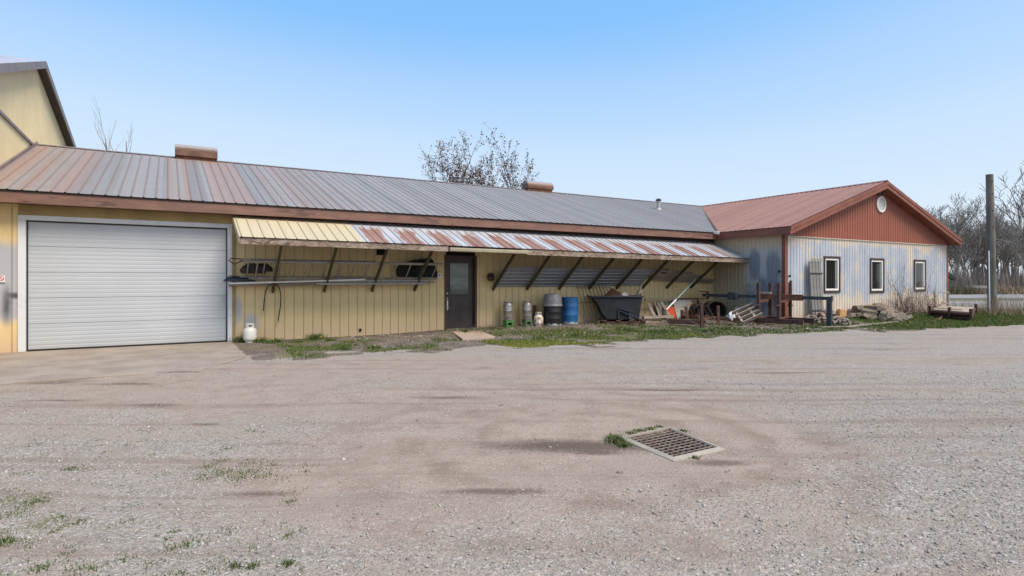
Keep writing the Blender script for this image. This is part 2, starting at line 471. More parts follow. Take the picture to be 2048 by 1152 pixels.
def gas(name, rusty):
    t = T(name); n = t.noise(t.obj(), 8, 5, .65)
    col = t.mix(t.sm(t.noise(t.obj(), 3, 3), .4, .7), (.72, .71, .67), (.6, .58, .54))
    if rusty: col = t.mix(t.sm(n, .48, .58), col, t.mix(t.sm(n, .55, .7), (.45, .26, .1), (.3, .13, .05)))
    return t.out(col, .45, 0, n, .2, .003)
M_gas = gas('white_cylinder_paint', False); M_gasr = gas('rusty_cylinder_paint', True)
def oldsheet():
    t = T('old_rusty_sheet'); o = t.obj(); n = t.noise(o, 2.2, 5, .65); n2 = t.noise(o, 5, 5, .6)
    col = t.mix(t.sm(n, .42, .55), (.36, .38, .38), (.42, .35, .26))
    col = t.mix(t.sm(n2, .52, .64), col, (.3, .13, .06))
    return t.out(col, .7, 0, n2, .3, .004)
M_olds = oldsheet()
M_gsheet = simple('pale_green_sheet', (.28, .33, .25), (.2, .24, .18), 3, .6)
M_orange = simple('orange_red_plastic', (.72, .1, .025), (.55, .07, .02), 4, .5)
M_tarp = simple('black_tarp', (.006, .008, .008), (.011, .015, .014), 5, .85, bump=.5)
M_tarpb = simple('blue_black_tarp', (.02, .035, .06), (.02, .02, .03), 6, .4, bump=.8)
M_cyan = simple('pale_cyan_fibreglass', (.30, .48, .50), (.42, .56, .56), 9, .4)
M_bag = simple('white_plastic_sack', (.68, .70, .72), (.5, .53, .57), 6, .4, bump=.9)
M_conduit = simple('grey_electrical_box', (.38, .38, .37), (.3, .3, .3), 6, .5)
def rockm(name, cs):
    t = T(name); o = t.obj(); n = t.noise(o, 6, 5, .65)
    oi = t.n.nodes.new('ShaderNodeObjectInfo').outputs['Random']
    base = t.ramp(oi, [(i/(len(cs)-1), c) for i, c in enumerate(cs)])
    col = t.mix(t.sm(n, .35, .7), base, t.val(.62, base))
    return t.out(col, .9, 0, n, .6, .01)
M_stone = rockm('flagstone', [(.22, .17, .15), (.33, .24, .20), (.25, .22, .20), (.37, .29, .24), (.19, .165, .155)])
M_slab = rockm('mossy_slab', [(.20, .165, .135), (.16, .15, .115), (.27, .21, .165), (.14, .13, .105), (.25, .175, .13)])
M_ochre = simple('ochre_stone', (.55, .3, .11), (.42, .26, .15), 4, .9)
def polem():
    t = T('weathered_pole'); v = t.scale(t.P, (14, 14, .8)); n = t.noise(v, .8, 6, .65)
    col = t.mix(t.sm(n, .35, .65), (.17, .155, .135), (.09, .085, .07))
    col = t.mix(t.mul(t.sm(t.noise(t.P, 1.3, 4), .5, .7), .4), col, (.22, .21, .2))
    return t.out(col, .9, 0, n, .8, .02)
M_pole = polem()
def barkm(name, c, c2):
    t = T(name); n = t.noise(t.scale(t.P, (3, 3, 1)), 2, 4); return t.out(t.mix(t.sm(n, .35, .65), c, c2), .95)
M_bark = barkm('grey_bark', (.25, .22, .20), (.16, .14, .125))
M_barkd = barkm('dark_bark', (.075, .052, .045), (.05, .036, .032))
M_bramble = barkm('dry_vine_stem', (.22, .165, .13), (.13, .1, .085))
def isl(name, stops, rough=.85, trans=0.0):
    t = T(name); return t.out(t.ramp(t.rand, stops), rough, spec=.2)
M_leaf = isl('dead_brown_leaf', [(0, (.10, .055, .03)), (.5, (.17, .09, .05)), (1, (.07, .045, .03))])
M_blade = isl('grass_blade', [(0, (.04, .085, .012)), (.45, (.07, .125, .02)), (.72, (.11, .14, .035)), (.86, (.20, .17, .085)), (1, (.28, .23, .15))])
M_moss = isl('yellow_moss', [(0, (.14, .17, .025)), (.5, (.20, .22, .045)), (1, (.26, .24, .09))])
M_dry = isl('dry_grass', [(0, (.38, .30, .20)), (.6, (.28, .21, .14)), (1, (.2, .14, .1))])
M_peb = isl('gravel_stone', [(0, (.19, .175, .16)), (.25, (.27, .25, .225)), (.5, (.33, .31, .285)), (.72, (.40, .375, .345)), (.9, (.30, .235, .19)), (1, (.52, .50, .47))])
M_twigs = isl('twig_litter', [(0, (.2, .15, .12)), (.5, (.3, .24, .19)), (1, (.13, .1, .08))])

def rf_(px, py):
    p = PG(px, py); return (CY*p.x-SY*p.y, SY*p.x+CY*p.y)
PGr = rf_(1180, 880); PDk = rf_(1150, 893)
SPOTS = [rf_(a, b)+(c, d) for a, b, c, d in ((305, 810, .35, .14), (245, 768, .5, .13), (60, 762, .8, .25), (150, 748, .9, .2), (410, 846, .22, .06), (1440, 925, .35, .1), (640, 700, .8, .2), (900, 795, .5, .12), (1190, 905, .25, .08), (120, 800, .5, .08), (520, 985, .35, .08), (980, 985, .5, .07), (1330, 780, .8, .08), (1560, 745, .9, .08), (1780, 700, .9, .08))]
def ground_mat():
    t = T('gravel_and_dirt'); a = t.sep(t.attr('mask')); dirt, green, soil = a
    p2 = t.comb(t.X, t.Y, 0.0)
    c1 = t.vor(p2, 62); cs = t.sep(c1); g1 = t.vor(p2, 62, 'Distance')
    c2 = t.vor(p2, 26); cs2 = t.sep(c2)
    big = t.noise(p2, .35, 5, .6); mid = t.noise(p2, 2.2, 6, .65); fi = t.noise(p2, 30, 4, .7)
    st = t.ramp(cs[0], [(0, (.16, .145, .13)), (.3, (.25, .228, .205)), (.6, (.30, .277, .25)), (.85, (.37, .345, .318)), (1, (.50, .475, .445))])
    st = t.mix(t.mul(t.sm(cs2[1], .6, .95), .4), st, (.44, .33, .28))
    st = t.mix(t.mul(t.sm(g1, .5, .8), .6), st, (.2, .175, .15))
    st = t.mix(t.mul(t.sm(big, .4, .65), .35), st, (.30, .255, .22))
    st = t.mix(t.mul(t.sm(mid, .52, .72), .4), st, (.25, .215, .185))
    dc = t.mix(t.sm(mid, .35, .7), (.35, .262, .205), (.25, .182, .138))
    dc = t.mix(t.mul(t.sm(fi, .5, .75), .4), dc, (.19, .145, .12))
    dc = t.mix(t.mul(t.sm(cs[0], .82, .95), t.mul(t.sm(fi, .3, .6), .5)), dc, (.38, .33, .29))
    dn = t.add(t.mul(t.sub(mid, .5), .9), t.mul(t.sub(fi, .5), .5))
    dm = t.sm(t.add(dirt, t.add(t.mul(dn, 1.2), t.mul(t.sub(cs[1], .5), .6))), .1, .9)
    dm = t.mul(dm, t.sub(1.0, t.mul(t.sm(cs[1], .55, .9), .45)))
    col = t.mix(t.mul(dm, .88), st, dc)
    # sandy drifts, damp scuffs, worn arcs round the drain and wheel tracks across the yard
    ra = t.add(t.mul(t.X, CY), t.mul(t.Y, -SY)); fa = t.add(t.mul(t.X, SY), t.mul(t.Y, CY))
    dr = t.noise(t.comb(t.mul(ra, .5), t.mul(fa, 1.3), 8.0), 1.0, 6, .62)
    col = t.mix(t.mul(t.sm(dr, .48, .62), .55), col, (.30, .245, .20))
    lanes = t.noise(t.comb(t.mul(t.add(ra, t.mul(fa, .15)), .12), t.mul(fa, 3.2), 5.0), 1.0, 5, .6, .4)
    col = t.mix(t.mul(t.sm(lanes, .53, .65), .5), col, (.20, .148, .115))
    gr = t.blob(ra, fa, PGr[0], PGr[1], 1.0, 1.0)
    wob = t.noise(t.comb(ra, fa, 1.0), .9, 5, .6)
    ring = t.mt('SINE', t.mul(t.add(gr, t.mul(wob, 1.1)), 9.5))
    brk = t.noise(t.comb(ra, fa, 6.0), 1.6, 5, .65)
    rm = t.mul(t.mul(t.sm(gr, .75, 1.1), t.sm(gr, 3.1, 1.6)), t.mul(t.sm(ring, -.5, 1.0), t.sm(t.add(brk, t.mul(t.sub(fi, .5), .5)), .38, .64)))
    col = t.mix(t.mul(rm, .58), col, (.185, .132, .10))
    v = t.noise(t.comb(t.mul(ra, .9), t.mul(fa, 2.4), 3.0), 1.3, 6, .68)
    col = t.mix(t.mul(t.sm(v, .57, .70), .5), col, (.165, .12, .095))
    dk = t.blob(ra, fa, PDk[0], PDk[1], .95, .22)
    col = t.mix(t.mul(t.sm(t.add(dk, t.add(t.mul(v, 1.2), t.mul(t.sub(fi, .5), 1.6))), 1.9, .9), .85), col, (.085, .06, .045))
    for (qa, qf, wa, wf) in SPOTS:
        dk = t.blob(ra, fa, qa, qf, wa, wf)
        col = t.mix(t.mul(t.sm(t.add(dk, t.add(t.mul(brk, 1.3), t.mul(t.sub(fi, .5), 1.8))), 1.85, .8), .75), col, (.10, .068, .05))
    sc = t.mix(t.sm(mid, .35, .65), (.07, .053, .04), (.15, .12, .095))
    sc = t.mix(t.mul(t.sm(cs[0], .72, .9), .6), sc, (.42, .39, .36))
    sm = t.sm(t.add(soil, dn), .35, .65)
    col = t.mix(sm, col, sc)
    gc = t.mix(t.sm(fi, .3, .7), (.055, .07, .02), (.15, .14, .045))
    gm = t.mul(t.sm(t.add(green, t.mul(dn, 1.3)), .5, .9), t.sm(t.add(fi, t.mul(t.sub(cs[2], .5), .5)), .35, .6))
    col = t.mix(t.mul(gm, .85), col, gc)
    hgt = t.add(t.mul(g1, -.6), t.add(t.mul(fi, .6), t.mul(mid, .8)))
    return t.out(col, .95, 0, hgt, .75, .012, spec=.25)
M_ground = ground_mat()
def asph(name, c, c2):
    t = T(name); n = t.noise(t.P, .4, 5); f = t.noise(t.P, 20, 4)
    return t.out(t.mix(t.mul(t.sm(f, .4, .7), .4), t.mix(t.sm(n, .35, .65), c, c2), tuple(k*.8 for k in c2)), .9)
M_road = asph('old_asphalt', (.26, .25, .25), (.22, .21, .21))
M_drive = asph('gravel_drive', (.27, .25, .235), (.22, .205, .19))
def conc(name, c, c2):
    t = T(name); n = t.noise(t.P, 1.6, 6, .65); f = t.noise(t.P, 26, 4, .7)
    col = t.mix(t.sm(n, .35, .68), c, c2)
    col = t.mix(t.mul(t.sm(f, .5, .72), .35), col, tuple(k*.55 for k in c2))
    return t.out(col, .9, 0, f, .4, .004)
M_apron = conc('stained_concrete', (.315, .265, .225), (.235, .19, .158))
M_step = conc('door_slab_concrete', (.40, .30, .24), (.33, .25, .2))
M_curb = conc('pale_concrete', (.36, .32, .265), (.25, .22, .18))
def glassm(name, c, rough=.04):
    t = T(name); return t.out(c, rough, 0, t.noise(t.P, 1.2, 2), .02, .01, spec=.6)
M_glass = glassm('window_glass', (.012, .016, .016))

def doorglass():
    t = T('curtained_door_glass'); n = t.noise(t.comb(t.mul(t.X, 2), t.mul(t.Z, 9), 0), 1.0, 4, .6, .8)
    lowz = t.sm(t.Z, 1.35, 1.1)
    col = t.mix(t.sm(n, .35, .7), (.13, .165, .165), (.22, .26, .26))
    return t.out(t.mix(t.mul(lowz, .7), col, (.04, .05, .05)), .12, 0, n, .1, .004)
M_dglass = doorglass()
M_blind = simple('pale_blind', (.17, .19, .18), (.14, .155, .15), 2, .7)
M_vinyl = simple('white_vinyl', (.8, .8, .8), (.72, .72, .72), 5, .4)
M_grate = simple('weathered_grate_iron', (.27, .22, .185), (.17, .12, .095), 12, .75)
M_red_ink = simple('red_sign_ink', (.6, .04, .04), (.5, .05, .05), 5, .5)
M_yel = simple('dandelion_yellow', (.8, .6, .02), (.75, .5, .02), 5, .6)

rng = random.Random(7); nr = np.random.default_rng(11)

# ------------------------------------------------------------------ value noise
def vnoise(x, y, s, seed=0):
    x = x/s+seed*17.3; y = y/s+seed*9.1
    xi = np.floor(x).astype(int); yi = np.floor(y).astype(int); fx = x-xi; fy = y-yi
    fx = fx*fx*(3-2*fx); fy = fy*fy*(3-2*fy)
    def h(a, b):
        n = (a*374761393+b*668265263+seed*1442695) & 0xffffffff
        n = ((n ^ (n >> 13))*1274126177) & 0xffffffff
        return (n & 0xffff)/65535.
    return (h(xi, yi)*(1-fx)+h(xi+1, yi)*fx)*(1-fy)+(h(xi, yi+1)*(1-fx)+h(xi+1, yi+1)*fx)*fy

# ------------------------------------------------------------------ ground
edge_px = [(300, 724), (490, 718), (600, 712), (700, 706), (800, 700), (860, 706), (950, 698), (1000, 694), (1100, 693), (1190, 691), (1240, 688), (1330, 683), (1440, 676), (1550, 669), (1700, 664), (1850, 657), (2048, 650), (2200, 645)]
EX = [PG(a, b).x for a, b in edge_px]; EY = [PG(a, b).y for a, b in edge_px]
def edge_y(x): return np.interp(x, EX, EY)
GC = [PG(1235, 875), PG(1348, 923), PG(1453, 899), PG(1339, 854)]   # corners of the drain frame
gcen = sum(GC, Vector())/4
def inner(k): return [gcen+(c-gcen)*k for c in GC]
def inside(poly, x, y):
    r = np.ones_like(x, bool)
    for i in range(4):
        a, b = poly[i], poly[(i+1) % 4]
        r &= ((b.x-a.x)*(y-a.y)-(b.y-a.y)*(x-a.x)) > 0
    return r
def masks(x, y):
    n1 = vnoise(x, y, 1.3, 1)-.5; n2 = vnoise(x, y, .35, 2)-.5; n = n1*.8+n2*.4
    # image position, to read where the photographed patches lie on the ground
    def ell(px, py, kx, ky, rot=0.0):
        c = PG(px, py); dx, dy = x-c.x, y-c.y
        u = dx*CR.x+dy*CR.y; v = dx*CF.x+dy*CF.y
        cr, sr = math.cos(rot), math.sin(rot); u, v = u*cr+v*sr, -u*sr+v*cr
        return np.sqrt((u/kx)**2+(v/ky)**2)
    dirt = np.zeros_like(x)
    for e in ((1100, 890, 1.9, 1.0, 0), (1200, 850, 2.2, 1.5, 0), (920, 945, 1.1, .5, 0), (620, 960, .5, .4, 0), (1500, 940, .7, .4, 0), (120, 745, 2.5, .9, 0)):
        dirt = np.maximum(dirt, 1-sstep(.45, 1.45, ell(*e)+n*.8))
    for e in ((900, 800, 3.8, 1.8, 0), (300, 775, 4.6, 2.2, -.1), (700, 735, 5.0, 1.5, 0), (1150, 880, 3.2, 2.2, 0)):
        dirt = np.maximum(dirt, .72*(1-sstep(.5, 1.4, ell(*e)+n*.8)))
    for e in ((1650, 720, 5.5, .6, 0), (1300, 745, 4.0, .6, 0), (1700, 780, 3.0, .4, 0)):
        dirt = np.maximum(dirt, .55*(1-sstep(.5, 1.4, ell(*e)+n*.6)))
    ey = edge_y(x); over = y-ey+n*.9
    soil = sstep(-.15, .6, over+n2*.8)*(x > 1.3)*(x < 60)
    soil = np.maximum(soil, (1-sstep(.8, 1.2, ell(250, 745, 1.6, .12, 0)+n*.6))*.75)
    gpatch = vnoise(x, y, .9, 5)*.6+vnoise(x, y, .3, 6)*.4
    green = np.zeros_like(x)
    inb = sstep(-.1, .25, over)
    dens = np.interp(x, [1, 2, 5, 8, 9.5, 12.5, 14, 17, 19, 22, 40], [.52, .5, .42, .5, .72, .76, .66, .52, .72, 1.05, 1.1])
    d = np.where(x < XL, Y0-y, YG-y)
    green = inb*sstep(.42, .62, gpatch*.75+dens*.45-.06)*np.where(x < 16, .35+.65*sstep(1.0, 1.7, d), 1)
    green = np.maximum(green, inb*sstep(.5, .7, gpatch)*(x > 9)*.8)
    sp = vnoise(x, y, .45, 8)*.6+vnoise(x, y, .16, 9)*.4
    for e in ((20, 1010, .35, .35, 0), (60, 1070, .4, .5, 0), (470, 940, .7, .12, .15), (330, 1090, .8, .12, 0), (130, 900, .5, .3, 0), (1250, 880, .1, .1, 0)):
        green = np.maximum(green, .75*(1-sstep(.5, 1.3, ell(*e)))*sstep(.42, .62, sp))
    far = (SY*x+CY*y) > 24
    green = np.where(far, np.maximum(green, .9*sstep(.2, .5, gpatch)*((x > 29) | (y > 30))), green)
    return dirt, green, soil
gx = np.unique(np.round(np.concatenate([np.arange(-400, -20, 20), np.arange(-20, -6, .8), np.arange(-6, 22, .09), np.arange(22, 44, .2), np.arange(44, 80, 1.2), np.arange(80, 460, 20)]), 4))
gy = np.unique(np.round(np.concatenate([np.arange(-300, -10, 20), np.arange(-10, 1, .8), np.arange(1, 16, .09), np.arange(16, 44, .6), np.arange(44, 90, 3), np.arange(90, 700, 20)]), 4))
cxr = (min(c.x for c in GC)-.1, max(c.x for c in GC)+.1); cyr = (min(c.y for c in GC)-.1, max(c.y for c in GC)+.1)
gx = np.unique(np.concatenate([gx[(gx < cxr[0]) | (gx > cxr[1])], np.arange(cxr[0], cxr[1], .045)]))
gy = np.unique(np.concatenate([gy[(gy < cyr[0]) | (gy > cyr[1])], np.arange(cyr[0], cyr[1], .045)]))
def gz(x, y):
    z = gh(x, y)
    near = sstep(-8, 0, x)*(1-sstep(30, 40, x))*(1-sstep(16, 20, y))
    u = (vnoise(x, y, 1.9, 3)-.5)*.028+(vnoise(x, y, .5, 4)-.5)*.012+(vnoise(x, y, .2, 7)-.5)*.005
    calm = sstep(.6, 1.4, np.hypot(x-gcen.x, y-gcen.y)); calm = calm*sstep(0, 1.2, np.where(x < 2.2, 14.9-y, 9.0))
    return z+u*near*calm-.004
GX, GY = np.meshgrid(gx, gy, indexing='ij')
GZ = gz(GX, GY)
nx, ny = GX.shape
verts = np.stack([GX, GY, GZ], -1).reshape(-1, 3)
ii, jj = np.meshgrid(np.arange(nx-1), np.arange(ny-1), indexing='ij')
a = (ii*ny+jj).ravel(); quads = np.stack([a, a+ny, a+ny+1, a+1], -1)
hole = inside(inner(.84), verts[:, 0], verts[:, 1])
keep = ~hole[quads].any(1)
quads = quads[keep]
def np_mesh(name, verts, faces, mat, smooth=True):
    me = bpy.data.meshes.new(name)
    k = faces.shape[1]
    me.vertices.add(len(verts)); me.vertices.foreach_set('co', verts.astype(np.float32).ravel())
    me.loops.add(faces.size); me.loops.foreach_set('vertex_index', faces.astype(np.int32).ravel())
    me.polygons.add(len(faces)); me.polygons.foreach_set('loop_start', (np.arange(len(faces))*k).astype(np.int32))
    me.polygons.foreach_set('loop_total', np.full(len(faces), k, np.int32))
    me.update(calc_edges=True); me.validate()
    if smooth: me.shade_smooth()
    me.materials.append(mat)
    o = bpy.data.objects.new(name, me); COL.objects.link(o); return o
g = np_mesh('gravel_yard', verts, quads, M_ground)
md, mg, ms = masks(GX.ravel(), GY.ravel())
at = g.data.attributes.new('mask', 'FLOAT_COLOR', 'POINT')
at.data.foreach_set('color', np.stack([md, mg, ms, np.ones_like(md)], -1).astype(np.float32).ravel())
struct(g)

# far drive and road, lying across the view
def band(name, k0, k1, r0, r1, mat, z):
    m = MB(); n = 12
    for i in range(n):
        a = r0+(r1-r0)*i/n; b = r0+(r1-r0)*(i+1)/n
        m.add([CR*a+CF*k0+UP*z, CR*b+CF*k0+UP*z, CR*b+CF*k1+UP*z, CR*a+CF*k1+UP*z], [(0, 1, 2, 3)])
    return struct(m.build(name, mat, smooth=False))
band('drive', 28.6, 41.5, 22, 120, M_drive, .012)
band('road', 47, 60, 10, 160, M_road, .016)

# concrete apron before the garage door
ap = [Vector((-7, 15.40, 0)), PY(462, 0, 15.40), PG(492, 716), PG(400, 740), PG(-120, 778)]
m = MB(); m.prism([(p.x, p.y, -.05) for p in ap], (0, 0, .068)); struct(m.build('concrete_apron', M_apron, bevel=.008))
sl = [PG(897, 663), PG(948, 660.5), PG(990, 677), PG(925, 682)]
sl[0].y = sl[1].y = 15.36
m = MB(); m.prism([(p.x, p.y, -.03) for p in sl], (0, 0, .085)); struct(m.build('door_step_slab', M_step, bevel=.008))

# drain
d = thing('storm_drain', (gcen.x, gcen.y, 0), 'rusty square drain grate in a pale concrete frame sunk in the dirt', 'drain')
m = MB(); O = inner(1.0); I = inner(.85); J = inner(.85)
z1 = .014
for i in range(4):
    k = (i+1) % 4
    a, b, c, e = O[i], O[k], I[k], I[i]
    m.add([(a.x, a.y, z1-.012), (b.x, b.y, z1-.012), (c.x, c.y, z1), (e.x, e.y, z1)], [(0, 1, 2, 3)])
    m.add([(a.x, a.y, -.08), (b.x, b.y, -.08), (b.x, b.y, z1-.012), (a.x, a.y, z1-.012)], [(0, 1, 2, 3)])
    m.add([(e.x, e.y, z1), (c.x, c.y, z1), (c.x, c.y, -.05), (e.x, e.y, -.05)], [(0, 1, 2, 3)])
m.build('concrete_frame', M_curb, d, smooth=False)
m = MB()
for i in range(4):
    c, e = I[(i+1) % 4], I[i]; m.add([(e.x, e.y, -.05), (c.x, c.y, -.05), (c.x, c.y, -.6), (e.x, e.y, -.6)], [(0, 1, 2, 3)])
m.build('pit_wall', M_dark, d, smooth=False)  # pit walls and floor coloured dark to stand in for shade below the grate
m = MB(); q = inner(.86); m.add([(p.x, p.y, -.55) for p in q], [(0, 1, 2, 3)]); m.build('pit_floor', M_void, d, smooth=False)
m = MB(); q = inner(.845)
A, B, C_, D_ = q
for i in range(1, 11):
    f = i/11; p, r = A.lerp(B, f), D_.lerp(C_, f); m.bar((p.x, p.y, .002), (r.x, r.y, .002), .008, .008)
for i in range(1, 8):
    f = i/8; p, r = A.lerp(D_, f), B.lerp(C_, f); m.bar((p.x, p.y, .0), (r.x, r.y, .0), .007, .008)
for i in range(4):
    p, r = q[i], q[(i+1) % 4]; m.bar((p.x, p.y, -.002), (r.x, r.y, -.002), .03, .02)
m.build('grate', M_grate, d, smooth=False)

# ------------------------------------------------------------------ MAIN WORKSHOP
ws = thing('workshop_building', (-3.2, Y0, 0), 'long low yellow metal workshop with weathered grey metal roof and rusty awning', 'building')
gx0, gx1 = PY(52, 0, Y0).x, PY(455, 0, Y0).x; GZT = 2.73
dx0, dx1 = PY(893, 0, Y0).x, PY(949, 0, Y0).x; DZT = 2.14
# vertical siding, with horizontal siding above the garage door
hz0, hz1 = gx0-.12, gx1+.16
gholes = [(gx0, gx1, 0, 4.0), (dx0-.02, dx1+.02, .0, DZT+.18)]
m = MB(); m.sheet((0, Y0, 0), (1, 0, 0), UP, (0, -1, 0), XB, hz0, .2286, .014, .014, lambda u: -.1, lambda u: 3.2); m.build('wall', M_main, ws, smooth=False)
m = MB(); m.sheet((0, Y0, 0), (1, 0, 0), UP, (0, -1, 0), hz1, XL, .2286, .014, .014, lambda u: -.1, lambda u: 3.2, [gholes[1][:2]+(-.1, DZT+.18)])
wall = m.build('wall', M_main, ws, smooth=False)
m = MB()
z = GZT+.1
while z < 3.15:     # lap boards above the door
    m.add([(hz0, Y0-.035, z), (hz1, Y0-.035, z), (hz1, Y0-.008, z+.11), (hz0, Y0-.008, z+.11)], [(0, 1, 2, 3)])
    m.add([(hz0, Y0-.008, z), (hz1, Y0-.008, z), (hz1, Y0-.035, z), (hz0, Y0-.035, z)], [(0, 1, 2, 3)]); z += .11
m.build('lap_siding', simple('ochre_lap_siding', (.42, .30, .13), (.34, .25, .11), 2, .6), ws, smooth=False)
m = MB(); m.box(XB, XL+.4, 26.95, 27.0, -.1, 3.2); m.box(XB, XB+.03, Y0+.02, 26.9, -.1, 3.2)
m.box(gx0-.3, gx1+.3, Y0+.6, Y0+.65, -.1, 3.1)
m.build('rear_wall', M_mainy, ws)
# roof
L = math.hypot(1, SL); Vr = Vector((0, 1, SL))/L; Nr = Vector((0, -SL, 1))/L
LEN = (YR-YE)*L
def over_valley(u):   # stop where the wing roof rises above it
    return max(0, (u-17.9))*L-.0
m = MB(); m.sheet((0, YE-.04, ZF1+.01), (1, 0, 0), Vr, Nr, XB+.02, XM-.05, .2286, .02, .015, over_valley, lambda u: LEN+.03)
Vb = Vector((0, -1, SL))/L; Nb = Vector((0, SL, 1))/L
m.sheet((0, 2*YR-YE, ZF1+.01), (1, 0, 0), Vb, Nb, XB+.02, XM, .2286, .02, .022, lambda u: 0, lambda u: LEN+.03)
roof = m.build('roof', M_roof, ws, smooth=False)
m = MB()
zr = ZF1+SL*(YR-YE)+.035
m.add([(XB, YR-.14, zr-.035), (XM, YR-.14, zr-.035), (XM, YR, zr+.018), (XB, YR, zr+.018), (XM, YR+.14, zr-.035), (XB, YR+.14, zr-.035)], [(0, 1, 2, 3), (3, 2, 4, 5)])
m.build('ridge_cap', M_gtrim, ws, smooth=False)
m = MB(); m.box(XB+.03, 17.9, YE, YE+.04, ZF0, ZF1); m.box(XB+.03, 17.9, YE+.04, Y0+.1, ZF0+.02, ZF0+.04)
m.build('fascia', M_fas, ws, bevel=.006)
m = MB(); m.box(XB+.03, 17.9, YE-.012, YE+.0, ZF1-.03, ZF1+.006); m.build('drip_edge', M_dark, ws)
# garage door
gd = bpy.data.objects.new('garage_door', None); COL.objects.link(gd); gd.parent = ws; gd.location = Vector((gx0, Y0+.07, 0))-ws.location
m = MB(); zs = 0.03; nsec = 5; hsec = (GZT-.03)/nsec
def panel_prof():
    pts = []
    for s in range(nsec):
        b = .03+s*hsec
        pts += [(b, .014), (b+.005, .014), (b+.01, 0)]
        for k in range(1, 6):
            zz = b+hsec*k/6
            pts += [(zz-.02, 0), (zz-.008, .0025), (zz+.008, .0025), (zz+.02, 0)]
        pts += [(b+hsec-.01, 0)]
    return pts
pp = panel_prof()
for (za, da), (zb, db) in zip(pp[:-1], pp[1:]):
    m.add([(gx0, Y0+.07+da, za), (gx1, Y0+.07+da, za), (gx1, Y0+.07+db, zb), (gx0, Y0+.07+db, zb)], [(0, 1, 2, 3)])
m.build('door_panel', M_gdoor, gd, smooth=False)
m = MB(); m.box(gx0-.0, gx0+.025, Y0+.045, Y0+.069, .02, GZT); m.box(gx1-.025, gx1, Y0+.045, Y0+.069, .02, GZT); m.box(gx0+.025, gx1-.025, Y0+.045, Y0+.069, GZT-.03, GZT); m.box(gx0+.025, gx1-.025, Y0+.05, Y0+.069, .02, .045)
m.build('weather_seal', M_rubber, gd)
m = MB(); m.box(gx0-.13, gx0, Y0-.03, Y0+.09, .0, GZT); m.box(gx1, gx1+.1, Y0-.03, Y0+.09, 0, GZT); m.box(gx0-.13, gx1+.1, Y0-.032, Y0+.09, GZT, GZT+.1)
m.build('door_frame', M_white, gd, bevel=.005)
m = MB(); m.box(gx1+.1, gx1+.17, Y0-.028, Y0, 0, 3.05); m.build('corner_trim', simple('ochre_trim', (.34, .25, .11), (.28, .2, .09), 3), ws)
# entry door, hinged right
ed = bpy.data.objects.new('entry_door', None); COL.objects.link(ed); ed.parent = ws; ed.location = Vector((dx0, Y0, 0))-ws.location
m = MB(); m.box(dx0-.07, dx0, Y0-.03, Y0+.14, .03, DZT); m.box(dx1, dx1+.07, Y0-.03, Y0+.14, .03, DZT); m.box(dx0-.07, dx1+.07, Y0-.031, Y0+.14, DZT, DZT+.07)
m.build('door_frame', M_frame, ed, bevel=.004)
m = MB(); m.box(dx0-.02, dx1+.02, Y0+.02, Y0+.03, DZT+.07, DZT+.45); m.build('transom_opening', M_void, ed)
m = MB(); W_ = dx1-dx0; y = Y0+.08
m.box(dx0, dx1, y, y+.045, .07, DZT)
gz0, gz1, ga, gb = 1.07, 1.98, dx0+.15, dx1-.17
m.box(ga-.03, gb+.03, y-.012, y-.001, gz1, gz1+.03); m.box(ga-.03, gb+.03, y-.012, y-.001, gz0-.03, gz0); m.box(ga-.03, ga, y-.012, y-.001, gz0, gz1); m.box(gb, gb+.03, y-.012, y-.001, gz0, gz1)
for s0, s1 in ((dx0+.12, dx0+W_*.46), (dx0+W_*.54, dx1-.12)):
    for q0, q1, r0, r1 in ((s0, s1, .84, .86), (s0, s1, .26, .28), (s0, s0+.02, .28, .84), (s1-.02, s1, .28, .84)): m.box(q0, q1, y-.008, y-.001, r0, r1)
dl = m.build('door_leaf', M_brown, ed, bevel=.003)
m = MB(); m.box(ga, gb, y-.006, y-.002, gz0, gz1); m.build('glass_pane', M_dglass, ed)
m = MB(); m.lathe([(0, 0), (.026, 0), (.026, .015), (.02, .02), (0, .02)], (dx0+.05, y-.0, 1.1), 14, Matrix.Rotation(R(90), 4, 'X'))
m.build('door_lock', M_chrome, ed); m = MB(); m.lathe([(0, 0), (.022, 0), (.022, .012), (0, .012)], (dx0+.05, y, .95), 14, Matrix.Rotation(R(90), 4, 'X')); m.build('door_lock', M_chrome, ed); m = MB(); m.box(dx0+.03, dx0+.075, y-.025, y-.001, .62, .9); m.tube([(dx0+.05, y-.05, .7), (dx0+.11, y-.055, .68)], .01, 8); m.tube([(dx0+.05, y-.02, .7), (dx0+.05, y-.05, .7)], .012, 8)
m.build('door_handle', M_chrome, ed)
m = MB(); m.box(dx0-.03, dx1+.03, Y0-.05, Y0+.14, .045, .068); m.build('threshold', M_curb, ed)
# wall fittings
m = MB(); c = PY(763, 503, Y0); m.box(c.x-.14, c.x+.14, Y0-.04, Y0-.015, c.z-.1, c.z+.1); m.build('wall_vent', M_void, ws)
c = PY(877.5, 551, Y0); m = MB(); m.box(c.x-.06, c.x+.06, Y0-.05, Y0-.015, c.z-.07, c.z+.07); ob = m.build('outlet_box', M_vinyl, ws, bevel=.006)
m = MB(); m.lathe([(0, 0), (.035, 0), (.035, .01), (0, .01)], (c.x, Y0-.05, c.z), 16, Matrix.Rotation(R(90), 4, 'X')); m.build('outlet_cover', M_conduit, ob)
c = PY(720, 660, Y0); m = MB(); m.box(c.x-.03, c.x+.03, Y0-.03, Y0-.013, c.z-.04, c.z+.04); m.build('wall_hole', M_void, ws)
